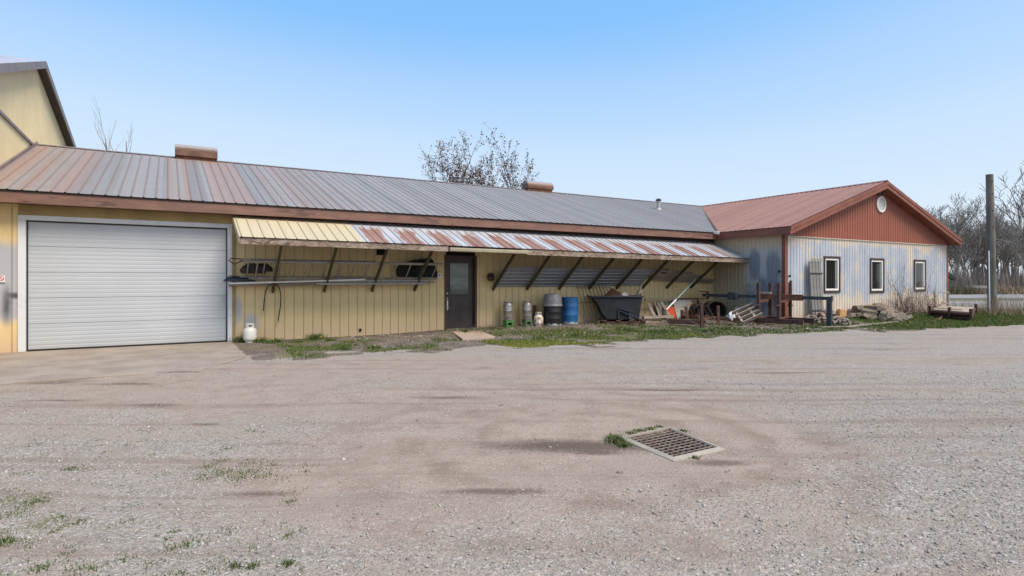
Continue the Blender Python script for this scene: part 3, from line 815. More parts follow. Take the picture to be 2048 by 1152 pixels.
# ridge ventilators
def ridge_vent(pa, pb, rr, mat_hood, boxy=False):
    xa, xb = PY(pa, 0, YR).x, PY(pb, 0, YR).x
    zb = zr-.02
    m = MB(); m.box(xa+.04, xb-.04, YR-rr*.75, YR+rr*.75, zb-.12, zb+.12)
    b = m.build('ridge_vent', M_rust2, ws)
    m = MB(); pts = []
    for k in range(11):
        t = math.pi*(k/10*1.25-.125); pts.append((math.cos(t)*rr, math.sin(t)*rr))
    if boxy: pts = [(rr, -.12), (rr, .13), (rr*.55, .24), (-rr*.55, .24), (-rr, .13), (-rr, -.12)]
    poly = [(xa, YR+p[0], zb+.17+p[1]) for p in pts]
    m.prism(poly, (xb-xa, 0, 0)); m.build('vent_hood', mat_hood, b)
def ventmat():
    t = T('rusty_vent_hood'); n = t.noise(t.P, 3.5, 5); z = t.sep(t.P)[2]
    col = t.mix(t.sm(t.add(z, t.mul(n, .2)), 5.66, 5.8), t.mix(t.sm(n, .35, .65), (.17, .085, .058), (.10, .05, .035)), (.28, .25, .25))
    return t.out(col, .6, 0, n, .2, .01)
M_vh = ventmat()
ridge_vent(350, 434, .27, M_vh, True); ridge_vent(1050, 1101, .25, M_vh)
# flue on the front slope
fl = thing_loc = None
yy = 19.0; c = PY(1317, 0, yy); zz = ZF1+SL*(yy-YE)
m = MB(); m.tube([(c.x, yy, zz-.05), (c.x, yy, zz+.42)], .075, 14); m.lathe([(.14, 0), (.1, .08), (.085, .1)], (c.x, yy, zz+.0), 14)
fl = m.build('flue_pipe', M_conduit, ws); m = MB(); m.lathe([(.13, 0), (.13, .05), (.06, .1)], (c.x, yy, zz+.42), 14); m.build('flue_cap', M_blackst, fl)
# awning
AY, ax0, ax1 = 13.86, 1.32, XL-.01
def az_(x): return 2.42-.0085*(x-ax0)     # top of front edge sags slightly to the right
aw = bpy.data.objects.new('awning', None); COL.objects.link(aw); aw.parent = ws; aw.location = Vector((ax0, AY, 2.3))-ws.location
m = MB(); ALEN = math.hypot(Y0-AY, .63)
Va = Vector((0, Y0-AY, .63))/ALEN; Na = Vector((0, -.63, Y0-AY))/ALEN
Ua = Vector((1, 0, -.0085))
m.sheet(Vector((0, AY-.05, 2.42+.0085*ax0+.01)), Ua, Va, Na, ax0, ax1, .2286, .016, .018, lambda u: 0, lambda u: ALEN+.02)
m.build('awning_sheet', M_aw, aw, smooth=False, sol=.004)
m = MB(); m.prism([(ax0+.04, AY+.035, 2.385), (ax0+.04, Y0-.07, 3.0), (ax0+.04, Y0-.07, 3.015), (ax0+.04, AY+.035, 2.40)], (ax1-ax0-.06, 0, -.0085*(ax1-ax0))); m.build('bounce_blocking_deck', M_strut, aw, smooth=False)  # unseen dark deck added under the sheet to cut bounced light
def rail(name, xa, xb, y0, y1, h, mat, dz=0):
    m = MB(); n = max(1, int((xb-xa)/1.2))
    for i in range(n):
        a, b = xa+(xb-xa)*i/n, xa+(xb-xa)*(i+1)/n
        za, zb_ = az_(a)-.006+dz, az_(b)-.006+dz
        m.add([(a, y0, za-h), (b, y0, zb_-h), (b, y0, zb_), (a, y0, za), (a, y1, za-h), (b, y1, zb_-h), (b, y1, zb_), (a, y1, za)], [(0, 1, 2, 3), (7, 6, 5, 4), (0, 4, 5, 1), (3, 2, 6, 7)]+([(0, 3, 7, 4)] if i == 0 else [])+([(1, 5, 6, 2)] if i == n-1 else []))
    return m.build(name, mat, aw, smooth=False)
xs1 = PY(896, 0, AY).x; xs2 = PY(1048, 0, AY).x
rail('front_beam', ax0+.03, xs1, AY-.02, AY+.03, .14, M_beam)
rail('front_beam', xs2-.1, ax1, AY-.02, AY+.03, .155, M_beam)
rail('header', xs1, xs2-.1, AY+.0, AY+.03, .11, M_dark)
m = MB()
gp = [(-.0, 0), (-.0, -.09), (-.035, -.105), (-.09, -.09), (-.1, -.02), (-.09, -.0)]
za = az_((xs1+xs2)/2)-.035
m.prism([(xs1+.02, AY-.005+p[0], za+p[1]) for p in gp], (xs2-xs1+.05, 0, -.0085*(xs2-xs1)))
m.build('gutter', simple('cream_gutter', (.32, .285, .2), (.26, .23, .16), 4, .5), aw)
spx = [545, 648, 743, 828, 985, 1053, 1117, 1177, 1232, 1283, 1332, 1380]
SX = []
for px in spx:
    x = PY(px, 0, Y0).x; SX.append(x)
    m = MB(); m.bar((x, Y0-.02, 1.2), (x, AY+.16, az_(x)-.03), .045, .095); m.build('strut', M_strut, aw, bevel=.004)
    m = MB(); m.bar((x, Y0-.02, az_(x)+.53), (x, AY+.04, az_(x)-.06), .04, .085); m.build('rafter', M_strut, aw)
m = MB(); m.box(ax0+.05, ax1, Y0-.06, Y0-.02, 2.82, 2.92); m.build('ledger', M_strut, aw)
m = MB(); m.box(ax0-.02, ax0+.03, Y0-.02, Y0-.016, 2.3, 2.36)
m = MB(); m.box(ax0+.05, ax1, Y0-.04, Y0-.017, 2.84, 3.07); m.build('gap_shade_strip', M_dark, aw)  # dark strip stands in for the shade between fascia and awning top
# end boards of the awning
m = MB(); m.bar((ax0+.01, Y0-.02, 2.98), (ax0+.01, AY, az_(ax0)-.06), .02, .12); m.build('end_board', simple('cream_end_trim', (.62, .55, .36), (.5, .44, .3), 4), aw)

# ------------------------------------------------------------------ GABLED WING
wg = thing('gabled_wing', (XL, YG, 0), 'gabled metal building with red-brown gable and roof and patchy blue and cream walls', 'building')
EV = 17.9; RK = YG-.38
wins = []
for a, b, t_, bo in ((1646.5, 1679, 512, 585), (1739, 1767, 516, 585), (1827, 1850, 519, 582)):
    A = PY(a, t_, YG); B = PY(b, bo, YG); wins.append((A.x, B.x, B.z, A.z))
m = MB(); m.sheet((0, YG, 0), (1, 0, 0), UP, (0, -1, 0), XL, XR, .1715, .018, .017, lambda u: -.1, lambda u: 3.03, [(a+.02, b-.02, c+.02, d-.02) for a, b, c, d in wins])
m.build('front_wall', M_gab, wg, smooth=False)
def gz_(x): return ZF1+SL*1.0*(min(x-EV, 2*XM-EV-x))
m = MB(); m.sheet((0, YG-.012, 0), (1, 0, 0), UP, (0, -1, 0), XL, XR, .1715, .018, .017, lambda u: 3.0, lambda u: gz_(u)-.03, extra=(XM,))
m.build('gable_panel', M_red, wg, smooth=False)
m = MB(); m.sheet((XL, 0, 0), (0, 1, 0), UP, (-1, 0, 0), YG, Y0+.2, .1715, .014, .014, lambda u: -.1, lambda u: 3.15); m.build('side_wall', M_side, wg, smooth=False)
m = MB(); m.box(XR-.03, XR, YG+.02, 30, -.1, 3.25); m.box(XL+.3, XR, 30, 30.05, -.1, 3.25); m.build('rear_wall', M_side, wg)
# roof planes
U_ = Vector((0, 1, 0)); Vl = Vector((1, 0, SL))/L; Nl = Vector((-SL, 0, 1))/L; WL = (XM-EV)*L
m = MB()
def wl_lo(u): return max(0.0, (u-YE))*L if u < YR else WL
m.sheet((EV-.03, 0, ZF1+.012), U_, Vl, Nl, RK, YR-.01, .2286, .02, .022, wl_lo, lambda u: WL+.04)
m.sheet((2*XM-EV+.03, 0, ZF1+.012), U_, Vector((-1, 0, SL))/L, Vector((SL, 0, 1))/L, RK, 30, .2286, .02, .022, lambda u: 0, lambda u: WL+.04)
m.build('roof', M_rroof, wg, smooth=False)
zm = gz_(XM)
m = MB(); m.add([(XM-.15, RK-.02, zm-.01), (XM, RK-.02, zm+.055), (XM, 30, zm+.055), (XM-.15, YR, zm-.01), (XM+.15, RK-.02, zm-.01), (XM+.15, 30, zm-.01)], [(0, 1, 2, 3), (1, 4, 5, 2)]); m.build('ridge_cap', M_rfas, wg, smooth=False)
m = MB(); m.bar((EV+.02, YE-.02, ZF1+.035), (XM-.05, YR-.0, zm+.02), .12, .02); m.build('valley_flashing', M_dark, wg)
m = MB(); c = Vector((EV-.02, YE-.05, ZF1-.02)); m.cbox(c, .3, .22, .12, .4, .2, .1); m.build('flashing_patch', simple('pale_flashing', (.5, .5, .48), (.4, .38, .35), 8), wg, bevel=.02)
m = MB(); m.box(EV, EV+.04, RK, YE-.001, ZF0, ZF1-.002); m.box(EV+.04, XL+.02, RK+.1, Y0, ZF0+.02, ZF0+.04);
m.build('fascia', M_rfas, wg, bevel=.006)
m = MB(); m.box(2*XM-EV-.04, 2*XM-EV, RK, 30, ZF0, ZF1-.002); m.build('fascia', M_rfas, wg, bevel=.006)
m = MB()
for sgn in (1, -1):
    e = XM-sgn*(XM-EV)
    for (y0, y1, h0, h1, o) in ((RK-.03, RK, -.27, -.005, 0), (RK-.05, RK-.0305, -.12, .012, 0)):
        p = [(e, y0, ZF1+h0+.0), (XM, y0, zm+h0), (XM, y0, zm+h1), (e, y0, ZF1+h1)]
        m.prism(p, (0, y1-y0, 0))
m.build('rake_fascia', M_rfas, wg, smooth=False)
m = MB()
for sgn in (1, -1):
    e = XM-sgn*(XM-EV); p = [(e, RK, ZF1-.26), (XM, RK, zm-.26), (XM, RK, zm-.24), (e, RK, ZF1-.24)]
    m.prism([(q[0], RK+.002, q[2]) for q in p], (0, YG-RK-.03, 0))
m.build('soffit', M_rfas, wg, smooth=False)
m = MB(); m.box(XL-.035, XL+.12, YG-.03, YG-.019, -.05, ZF0); m.box(XL-.035, XL-.02, YG-.018, YG+.1, -.05, ZF0); m.build('corner_trim', M_rfas, wg)
m = MB(); m.box(XR-.1, XR+.02, YG-.03, YG-.019, -.05, ZF0+.02); m.build('corner_trim', M_rfas, wg)
m = MB(); m.box(XL+.125, XR-.105, YG-.045, YG-.031, 2.99, 3.02); m.build('gable_drip_edge', simple('pale_drip_edge', (.5, .45, .38), (.4, .36, .3), 5), wg)
for i, (a, b, c, d_) in enumerate(wins):
    wo = bpy.data.objects.new('window', None); COL.objects.link(wo); wo.parent = wg; wo.location = Vector((a, YG, c))-wg.location
    def ring(x0, x1, z0, z1, t_, y0, y1):
        m = MB(); m.box(x0, x0+t_, y0, y1, z0, z1); m.box(x1-t_, x1, y0, y1, z0, z1); m.box(x0+t_, x1-t_, y0, y1, z1-t_, z1); m.box(x0+t_, x1-t_, y0, y1, z0, z0+t_); return m
    ring(a, b, c, d_, .075, YG-.045, YG+.05).build('window_trim', M_frame, wo, bevel=.004)
    ring(a+.076, b-.076, c+.076, d_-.076, .07, YG-.02, YG+.05).build('window_frame', M_vinyl, wo, bevel=.004)
    m = MB(); m.box(a+.14, b-.14, YG+.02, YG+.026, c+.14, d_-.14); m.build('glass_pane', M_glass, wo)
    m = MB(); wv = (b-a)
    m.box(b-.14-wv*.12, b-.145, YG+.012, YG+.019, c+.145, d_-.145); m.build('side_blind', M_blind, wo)
# round louvre under the gable peak
c = PY(1760, 409, YG); 
m = MB(); RX = Matrix.Rotation(R(90), 4, 'X')
m.lathe([(.33, .0), (.33, .03), (.31, .05), (.27, .05), (.26, .02)], (c.x, YG-.03, c.z), 28, RX, cap=False); m.lathe([(.27, 0), (.27, .005)], (c.x, YG-.035, c.z), 28, RX)
gv = m.build('gable_vent', M_vinyl, wg)
m = MB()
for k in range(8):
    z = -.2+k*.057; h = math.sqrt(max(0, .25**2-z*z)); m.cbox((c.x, YG-.058, c.z+z), 2*h, .006, .012)
m.build('louvre', M_conduit, gv)
c = PY(1753, 385, YG); m = MB(); m.cbox((c.x, YG-.12, c.z), .14, .16, .1); m.tube([(c.x+.12, YG-.1, c.z-.03), (c.x+.12, YG-.22, c.z-.07)], [.04, .07], 12); m.tube([(c.x-.12, YG-.1, c.z-.03), (c.x-.12, YG-.2, c.z-.07)], [.04, .07], 12); m.build('flood_light', M_frame, wg)
# electric box and conduit on the side wall
c = PX(1503, 575, XL); 
m = MB(); m.box(XL-.12, XL-.02, c.y-.11, c.y+.11, c.z-.16, c.z+.16); eb = m.build('meter_box', M_conduit, wg, bevel=.008)
m = MB(); m.tube([(XL-.06, c.y, c.z-.16), (XL-.06, c.y, .15)], .035, 10); m.build('conduit', M_conduit, eb)
for px, py in ((1557, 543), (1578, 552), (1580, 563)):
    c = PY(px, py, YG) if px > 1570 else PX(px, py, XL)
    m = MB(); m.cbox((c.x-.03, c.y-.05, c.z), .05, .06, .07, 0, .5); m.build('wall_hook', M_blackst, wg)

# ------------------------------------------------------------------ BARN at far left
bn = thing('barn', (-12, 16, 0), 'tall pale yellow barn with grey-brown roof edge rising above the workshop', 'building')
PKZ = 7.62
def bz(y): return PKZ-.333*(YR-y) if y < YR else PKZ-.19*(y-YR)
m = MB(); m.sheet((XB, 0, 0), (0, 1, 0), UP, (1, 0, 0), 13.2, 36, .1016, .036, .022, lambda u: -.1, lambda u: bz(u)-.04, extra=(YR,)); m.build('gable_wall', M_barn, bn, smooth=False)
m = MB(); m.box(-20, XB-.03, 13.2, 13.25, -.1, bz(13.2)-.1); m.build('front_wall', M_barnx, bn)
m = MB(); m.box(-20, XB-.03, 35.9, 35.95, -.1, bz(35.9)-.1); m.build('rear_wall', M_barnx, bn)
rx = XB+.22
m = MB()
for (ya, yb) in ((12.8, YR), (YR, 36.3)):
    m.prism([(-20, ya, bz(ya)+.1), (rx, ya, bz(ya)+.1), (rx, yb, bz(yb)+.1), (-20, yb, bz(yb)+.1)], (0, 0, .04))
m.build('roof', simple('pale_grey_barn_roof', (.45, .42, .46), (.36, .34, .38), 2, .4), bn, smooth=False)
m = MB()
for (ya, yb) in ((12.8, YR), (YR, 36.3)):
    m.prism([(rx+.002, ya, bz(ya)-.05), (rx+.002, yb, bz(yb)-.05), (rx+.002, yb, bz(yb)+.155), (rx+.002, ya, bz(ya)+.155)], (.03, 0, 0))
m.build('rake_fascia', M_gtrim, bn, smooth=False)
m = MB()
for (ya, yb) in ((12.8, YR), (YR, 36.3)):
    m.prism([(XB+.02, ya, bz(ya)-.05), (rx, ya, bz(ya)-.05), (rx, yb, bz(yb)-.05), (XB+.02, yb, bz(yb)-.05)], (0, 0, .02))
m.build('soffit', M_soff, bn, smooth=False)
m = MB(); m.box(XB+.016, XB+.06, 13.2, YR+.1, 5.2, 5.27); m.bar((XB+.04, YE, ZF1+.06), (XB+.04, YR, zr+.03), .05, .09); m.build('wall_trim', M_gtrim, bn)
# partial sign by the garage
c = PY(2, 558, Y0); sg = thing('wall_sign', (c.x, Y0-.02, c.z), 'small white sign with red prohibition circle on the wall left of the garage door', 'sign')
m = MB(); m.cbox((c.x-.02, Y0-.022, c.z), .17, .008, .13); m.build('sign_plate', M_vinyl, sg)
m = MB(); pts = [(c.x+.01+.042*math.cos(t*math.pi/8), Y0-.028, c.z+.01+.042*math.sin(t*math.pi/8)) for t in range(17)]; m.tube(pts, .006, 6); m.bar((c.x-.02, Y0-.028, c.z+.04), (c.x+.04, Y0-.028, c.z-.02), .006, .012); m.build('prohibition_mark', M_red_ink, sg)

# ================================================================== OBJECTS
def gnd(x, y): return float(gh(x, y))
def atw(px, y, dy=0):          # wall-side spot: column px, world y
    x = PY(px, 0, y).x; return Vector((x, y, gnd(x, y)))
def lump(mb, c, sx, sy, sz, seed=0, nu=16, nv=10, amp=.22, flat=True):
    r_ = random.Random(seed); ph = [(r_.uniform(0, 6), r_.uniform(0, 6), r_.randint(2, 5), r_.randint(1, 4)) for _ in range(6)]
    vs = []; c = Vector(c)
    for j in range(nv+1):
        b = math.pi*j/nv
        for i in range(nu):
            a = 2*math.pi*i/nu
            k = 1+sum(amp/3*math.sin(a*m_+p)*math.sin(b*n_+q) for p, q, m_, n_ in ph)
            z = -math.cos(b)*k
            if flat and z < -.35: z = -.35-(z+.35)*.1
            vs.append(c+Vector((math.cos(a)*math.sin(b)*sx*k, math.sin(a)*math.sin(b)*sy*k, z*sz)))
    fs = [(j*nu+i, j*nu+(i+1) % nu, (j+1)*nu+(i+1) % nu, (j+1)*nu+i) for j in range(nv) for i in range(nu)]
    mb.add(vs, fs); return mb
def one(name, mb, mat, base, label, cat, group=None, **kw):
    """a thing that is one mesh, its origin at base"""
    e = Vector(base); mb.v = [(a[0]-e.x, a[1]-e.y, a[2]-e.z) for a in mb.v]
    o = mb.build(name, mat, None, **kw); o.location = e
    return tag(o, label, cat, group)

# ---- things stored on the struts left of the door
ST_SL = (AY+.16-(Y0-.02))/(2.38-1.2)      # dy/dz of a strut
def sty(z): return Y0-.02+ST_SL*(z-1.2)+.085   # just behind the struts
def ladder(px0, px1, za, zb, back, label, nr, feet):
    x0 = PY(px0, 0, sty(za)).x; x1 = PY(px1, 0, sty(za)).x
    t = thing('ladder', (x0, sty(za)+back, za), label, 'ladder')
    for z in (za, zb):
        m = MB(); y = sty(z)+back; n = Vector((0, 1, -ST_SL)).normalized()
        m.bar((x0, y, z), (x1, y, z), .03, .075, Vector((0, ST_SL, 1)))
        m.build('rail', M_alu, t, bevel=.004)
        if feet:
            m = MB(); s = -1
            m.tube([(x0+.02, y, z+.02), (x0-.22, y, z+.035), (x0-.28, y, z+.0), (x0-.16, y, z-.1)], .014, 8); m.tube([(x0-.16, y, z-.1), (x0+.02, y, z-.01)], .014, 8)
            m.build('foot', M_rust, t)
    for i in range(nr):
        x = x0+.15+(x1-x0-.3)*i/(nr-1)
        m = MB(); m.tube([(x, sty(za)+back, za), (x, sty(zb)+back, zb)], .015, 8); m.build('rung', M_alu, t)
    return t
ladder(497, 872, 1.53, 1.92, .0, 'longer aluminium ladder lying on the struts, its right end nearest the door', 13, False)
ladder(480, 742, 1.55, 1.95, .1, 'shorter ladder with bent rusty feet, its left end nearest the garage door', 9, True)
def lbar(name, pa, pb, w_, h_, mat, label, cat, tube=False, group=None):
    m = MB(); pa, pb = Vector(pa), Vector(pb)
    if tube: m.tube([pa, pb], w_, 10)
    else: m.bar(pa, pb, w_, h_)
    return one(name, m, mat, (pa+pb)/2, label, cat, group, bevel=0 if tube else .004)
def PYv(px, py, y): return PY(px, py, y)
lbar('plank', PY(458, 570.5, 15.3), PY(640, 569.5, 15.3), .12, .05, M_board, 'grey plank at the bottom of the rack beside the garage door', 'plank')
lbar('pole', PY(459, 567, 15.08), PY(730, 559, 15.05), .02, 0, M_vinyl, 'long pale pole lying at a slight slant under the ladders', 'pole', True)
lbar('pipe', PY(633, 567.6, 15.12), PY(857, 566.6, 15.12), .028, 0, M_conduit, 'lower pale pipe lying on the struts left of the door', 'pipe', True, 'pipes on the rack left of the door')
lbar('pipe', PY(648, 562.3, 15.08), PY(862, 561.3, 15.08), .02, 0, M_conduit, 'upper grey pipe lying just under the ladder left of the door', 'pipe', True, 'pipes on the rack left of the door')
lbar('plank', PY(560, 566, 15.3), PY(868, 564, 15.3), .1, .04, M_board, 'long grey plank behind the pipes left of the door', 'plank')
m = MB(); lump(m, PY(478, 561, 15.2), .34, .1, .075, 3); one('tarp_roll', m, M_tarpb, PY(478, 561, 15.2), 'blue-black tarp roll on the rack beside the garage door', 'tarp')
m = MB(); lump(m, PY(506, 542, 15.2), .25, .12, .17, 5, amp=.35); lump(m, PY(527, 539, 15.2), .2, .1, .14, 8, amp=.3); one('dark_sack', m, M_dark, PY(513, 550, 15.2), 'dark lumpy sack stuffed behind the left end of the ladders', 'sack')
m = MB(); P_ = [PY(790, 533, 15.38), PY(800, 529, 15.38), PY(827, 520, 15.38), PY(856, 516, 15.38), PY(861, 521, 15.38), PY(870, 546, 15.38), PY(869, 556, 15.38), PY(793, 553, 15.38)]
m.prism([(p.x, 15.34, p.z) for p in P_], (0, -.16, 0)); lump(m, PY(842, 540, 15.2), .4, .14, .22, 12, amp=.35); one('tarp_bundle', m, M_tarp, PY(832, 553, 15.2), 'black tarp bundle behind the ladder close to the door', 'tarp', bevel=.02)
hp = [(527, 623), (528, 605), (531, 585), (536, 572), (545, 567), (553, 567), (559, 577), (562, 592), (561, 612), (558, 630), (556, 643)]
m = MB(); m.tube([PY(a, b, 15.12 if 534 < a < 556 else 15.36) for a, b in hp], .012, 8); hz = one('cable_loop', m, M_rubber, PY(545, 567, 15.2), 'black cable draped over the rack with both ends hanging down', 'cable')
m = MB(); m.tube([PY(527, 622, 15.36), PY(526.5, 628, 15.36)], .018, 8); m.v = [(a[0], a[1], a[2]) for a in m.v]; m.build('cable_end', M_chrome, hz)
m = MB(); m.tube([PY(556, 642, 15.36), PY(555.5, 647, 15.36)], .018, 8); m.build('cable_end', M_chrome, hz)

# ---- roofing sheets, coil and boards right of the door
x0, x1 = PY(989, 0, 15.33).x, PY(1281, 0, 15.33).x
Lz = Vector((0, ST_SL, 1)).normalized(); Nz = Vector((0, -1, ST_SL)).normalized()
def rsheet(xa, xb, zb, back, ln, label):
    m = MB(); O_ = Vector((0, sty(zb)+back, zb))
    m.sheet(O_, Lz, Vector((1, 0, 0)), Nz, 0, ln, .1524, .02, .02, lambda u: xa, lambda u: xb, phase=.05)
    return one('roofing_sheet', m, M_galv, (xa, sty(zb)+back, zb), label, 'metal sheet', 'spare roofing sheets behind the struts', smooth=False, sol=.003)
rsheet(x0, x1, 1.28, .01, .92, 'front grey ribbed roofing sheet lying behind the struts right of the door')
rsheet(x0+.22, x1+.12, 1.27, .07, .9, 'rear grey ribbed roofing sheet showing only its right edge behind the front sheet')
c = PY(981, 554, 15.25); m = MB(); pts = [c+Vector((.09*math.cos(t*.5), -.02, .1*math.sin(t*.5))) for t in range(14)]; m.tube(pts, .035, 8); lump(m, c, .07, .05, .08, 4)
one('cable_coil', m, M_dark, c, 'black coil hanging on the wall left of the grey roofing sheets', 'coil')
for i, (a, b, z0_, z1_, bk, lab) in enumerate(((1300, 1424, 1.36, 1.50, .0, 'lowest weathered board on the rack right of the roofing sheets'), (1296, 1398, 1.52, 1.66, .02, 'middle weathered board on the rack right of the roofing sheets'), (1306, 1385, 1.68, 1.76, .05, 'topmost narrow board on the rack right of the roofing sheets'))):
    pa, pb = PY(a, 0, sty(z0_)).x, PY(b, 0, sty(z0_)).x; m = MB()
    y0_, y1_ = sty(z0_)+bk, sty(z1_)+bk; dz = -.12
    m.prism([(pa, y0_, z0_+.12), (pb, y0_, z0_+.12+dz), (pb, y1_, z1_+.12+dz), (pa, y1_, z1_+.12)], Vector((0, .03, .02)))
    one('board', m, M_board, (pa, y0_, z0_), lab, 'board', 'boards on the rack at the right end', smooth=False)
m = MB(); c = PY(1326, 545, 15.15); lump(m, c, .42, .14, .12, 9, amp=.3); one('tarp_heap', m, M_tarp, c, 'small black tarp heap lying on the boards at the right end of the rack', 'tarp')

# ---- gas bottles
def gas_bottle(c, s, mat, label):
    t = thing('gas_bottle', c, label, 'gas bottle')
    m = MB(); r_ = .155*s
    m.lathe([(.1*s, .03*s), (r_*.82, .04*s), (r_*.97, .08*s), (r_, .12*s), (r_, .2*s), (r_, .205*s), (r_, .27*s), (r_*.95, .31*s), (r_*.75, .345*s), (.05*s, .37*s), (.02*s, .375*s)], c, 28)
    m.build('tank', mat, t, ang=50)
    m = MB(); m.lathe([(.105*s, 0), (.11*s, .0), (.11*s, .045*s), (.1*s, .045*s)], c, 24); m.build('foot_ring', mat, t)
    m = MB()
    for k in range(24):
        a = 2*math.pi*k/24; b = 2*math.pi*(k+1)/24
        am = (math.degrees(a)+7.5) % 360; hole_ = (235 < am < 305) or (55 < am < 125)
        for z0_, z1_ in (((.35, .385), (.43, .46)) if hole_ else ((.35, .46),)):
            ro = .1*s; ri = .093*s
            P = [Vector(c)+Vector((math.cos(q)*r__, math.sin(q)*r__, z_*s)) for z_ in (z0_, z1_) for q in (a, b) for r__ in (ro, ri)]
            m.add(P, [(0, 4, 6, 2), (1, 3, 7, 5), (4, 5, 7, 6), (0, 2, 3, 1)])
    m.build('collar', mat, t)
    m = MB(); m.tube([Vector(c)+Vector((0, 0, .36*s)), Vector(c)+Vector((0, 0, .42*s))], .016*s, 10); m.cbox(Vector(c)+Vector((0, -.02*s, .4*s)), .05*s, .04*s, .03*s); m.build('valve', M_dark, t)
c = atw(500, 15.17); gas_bottle(c, .98, M_gas, 'clean white gas bottle standing in weeds by the garage door')
c = atw(1077, 14.98); gas_bottle(c, .93, M_gasr, 'rust-streaked white gas bottle beside the black barrel')
c = atw(1070, 15.3); m = MB(); m.bar(c, c+Vector((0, 0, .62)), .09, .06, (0, 1, 0)); one('rusty_post', m, M_rust, c, 'short rusty post against the wall behind the rusty gas bottle', 'post', bevel=.004)
# ---- kegs
def keg(px, y, mat, label):
    c = atw(px, y); t = thing('beer_keg', c, label, 'keg', 'kegs on green stands')
    r_ = .15; b = .21
    m = MB(); m.lathe([(r_*.86, b), (r_*.92, b+.005), (r_*.93, b+.06), (r_*.97, b+.075), (r_*1.0, b+.12), (r_, b+.26), (r_*1.03, b+.27), (r_*1.03, b+.285), (r_, b+.295), (r_, b+.42), (r_*.97, b+.465), (r_*.88, b+.49), (r_*.86, b+.5), (r_*.87, b+.545), (r_*.9, b+.55), (r_*.9, b+.565), (r_*.8, b+.565), (r_*.78, b+.51), (.03, b+.52)], c, 30); m.build('keg_body', M_steel, t, ang=40)
    s = Vector(c); h_ = .118; m = MB()
    def bx(a0, a1, b0, b1, z0, z1): m.box(s.x+a0, s.x+a1, s.y+b0, s.y+b1, s.z+z0, s.z+z1)
    bx(-h_, -h_*.55, -h_, -h_+.02, 0, b); bx(h_*.55, h_, -h_, -h_+.02, 0, b); bx(-h_*.55, h_*.55, -h_, -h_+.02, 0, .06); bx(-h_*.55, h_*.55, -h_, -h_+.02, .14, b)
    bx(-h_, -h_+.02, -h_+.021, h_, 0, b); bx(h_-.02, h_, -h_+.021, h_, 0, b); bx(-h_+.021, h_-.021, h_-.02, h_, 0, b); bx(-h_+.02, h_-.02, -h_+.02, h_-.02, b-.01, b-.001)
    m.build('stand', mat, t)
keg(1016, 15.08, M_green, 'darker steel keg on a bright green stand, left one of the two kegs')
keg(1054, 15.08, M_green2, 'brighter steel keg on a faded green stand, right one of the two kegs')
# ---- barrels and tub
def barrel(c, r_, h_, mat, label, name):
    m = MB(); c = Vector(c)
    pr = [(r_*.94, .0), (r_*.98, .015), (r_, .05)]
    for z in (.35, .66): pr += [(r_, h_*z-.03), (r_*1.025, h_*z-.012), (r_*1.025, h_*z+.012), (r_, h_*z+.03)]
    pr += [(r_, h_-.06), (r_*1.01, h_-.03), (r_*1.01, h_-.01), (r_*.95, h_), (r_*.92, h_-.025), (.02, h_-.025)]
    m.lathe(pr, c, 36); return one(name, m, mat, c, label, 'barrel', ang=50)
bc = atw(1105, 14.93); barrel(bc, .275, .66, M_blackbar, 'black plastic barrel with an upturned grey tub on top', 'black_barrel')
m = MB(); tz = bc+Vector((0, 0, .6)); r_ = .30
m.lathe([(r_, 0), (r_*1.03, .01), (r_*1.03, .035), (r_, .045), (r_*.98, .09), (r_*.985, .1), (r_*.93, .24), (r_*.86, .33), (r_*.78, .375), (r_*.7, .385), (.02, .385)], tz, 36)
one('plastic_tub', m, M_greytub, tz, 'grey plastic tub turned upside down over the black barrel', 'tub', ang=50)
b2 = atw(1139, 15.12); barrel(b2, .275, .86, M_bluebar, 'blue plastic barrel with pale stained bottom', 'blue_barrel')
# ---- rebar trellis
x0 = PY(1153, 0, 15.36).x; x1 = PY(1211, 0, 15.36).x
t = thing('rebar_trellis', (x0, 14.72, gnd(x0, 14.72)), 'rusty wire grid leaning on the wall between blue barrel and hopper', 'trellis')
def tp(x, f): return Vector((x, 14.72+(15.36-14.72)*f, .05+(1.36-.05)*f))
for i in range(9):
    x = x0+(x1-x0)*i/8; m = MB(); m.tube([tp(x, 0), tp(x, 1)], .009, 6); m.build('upright_rod', M_dark, t)
for f in (.1, .54, .9):
    m = MB(); m.tube([tp(x0-.12, f)+Vector((0, -.018, 0)), tp(x1+.12, f)+Vector((0, -.018, 0))], .009, 6); m.build('cross_rod', M_dark, t)
# ---- hopper
HC = PG(1236, 652); HC = Vector((HC.x, HC.y, 0))+CF*.45; gz0_ = gnd(HC.x, HC.y)
def hl(r__, f_, z): return HC+CR*r__+CF*f_+UP*(z+gz0_)
t = thing('dump_hopper', hl(0, 0, 0), 'black steel tipping hopper with sloping front on a rusty base', 'hopper')
prof = [(-.86, .86), (-.70, .72), (-.60, .55), (-.50, .32), (-.34, .14), (.68, .14), (.80, .86)]
m = MB(); inn = [(-.80, .86), (-.655, .71), (-.56, .55), (-.46, .34), (-.31, .19), (.63, .19), (.75, .86)]
n = len(prof); fr, bk = -.42, .5
vs = [hl(a, fr, z) for a, z in prof]+[hl(a, bk, z) for a, z in prof]+[hl(a, fr+.05, z) for a, z in inn]+[hl(a, bk-.05, z) for a, z in inn]
fs = [tuple(range(n)), tuple(range(2*n-1, n-1, -1)), tuple(range(3*n-1, 2*n-1, -1)), tuple(range(3*n, 4*n))]
for i in range(n-1): fs += [(i, i+n, i+1+n, i+1), (2*n+i, 2*n+i+1, 3*n+i+1, 3*n+i)]
fs += [(0, n-1, 3*n-1, 2*n), (n, 3*n, 4*n-1, 2*n-1), (0, 2*n, 3*n, n), (n-1, 2*n-1, 4*n-1, 3*n-1)]
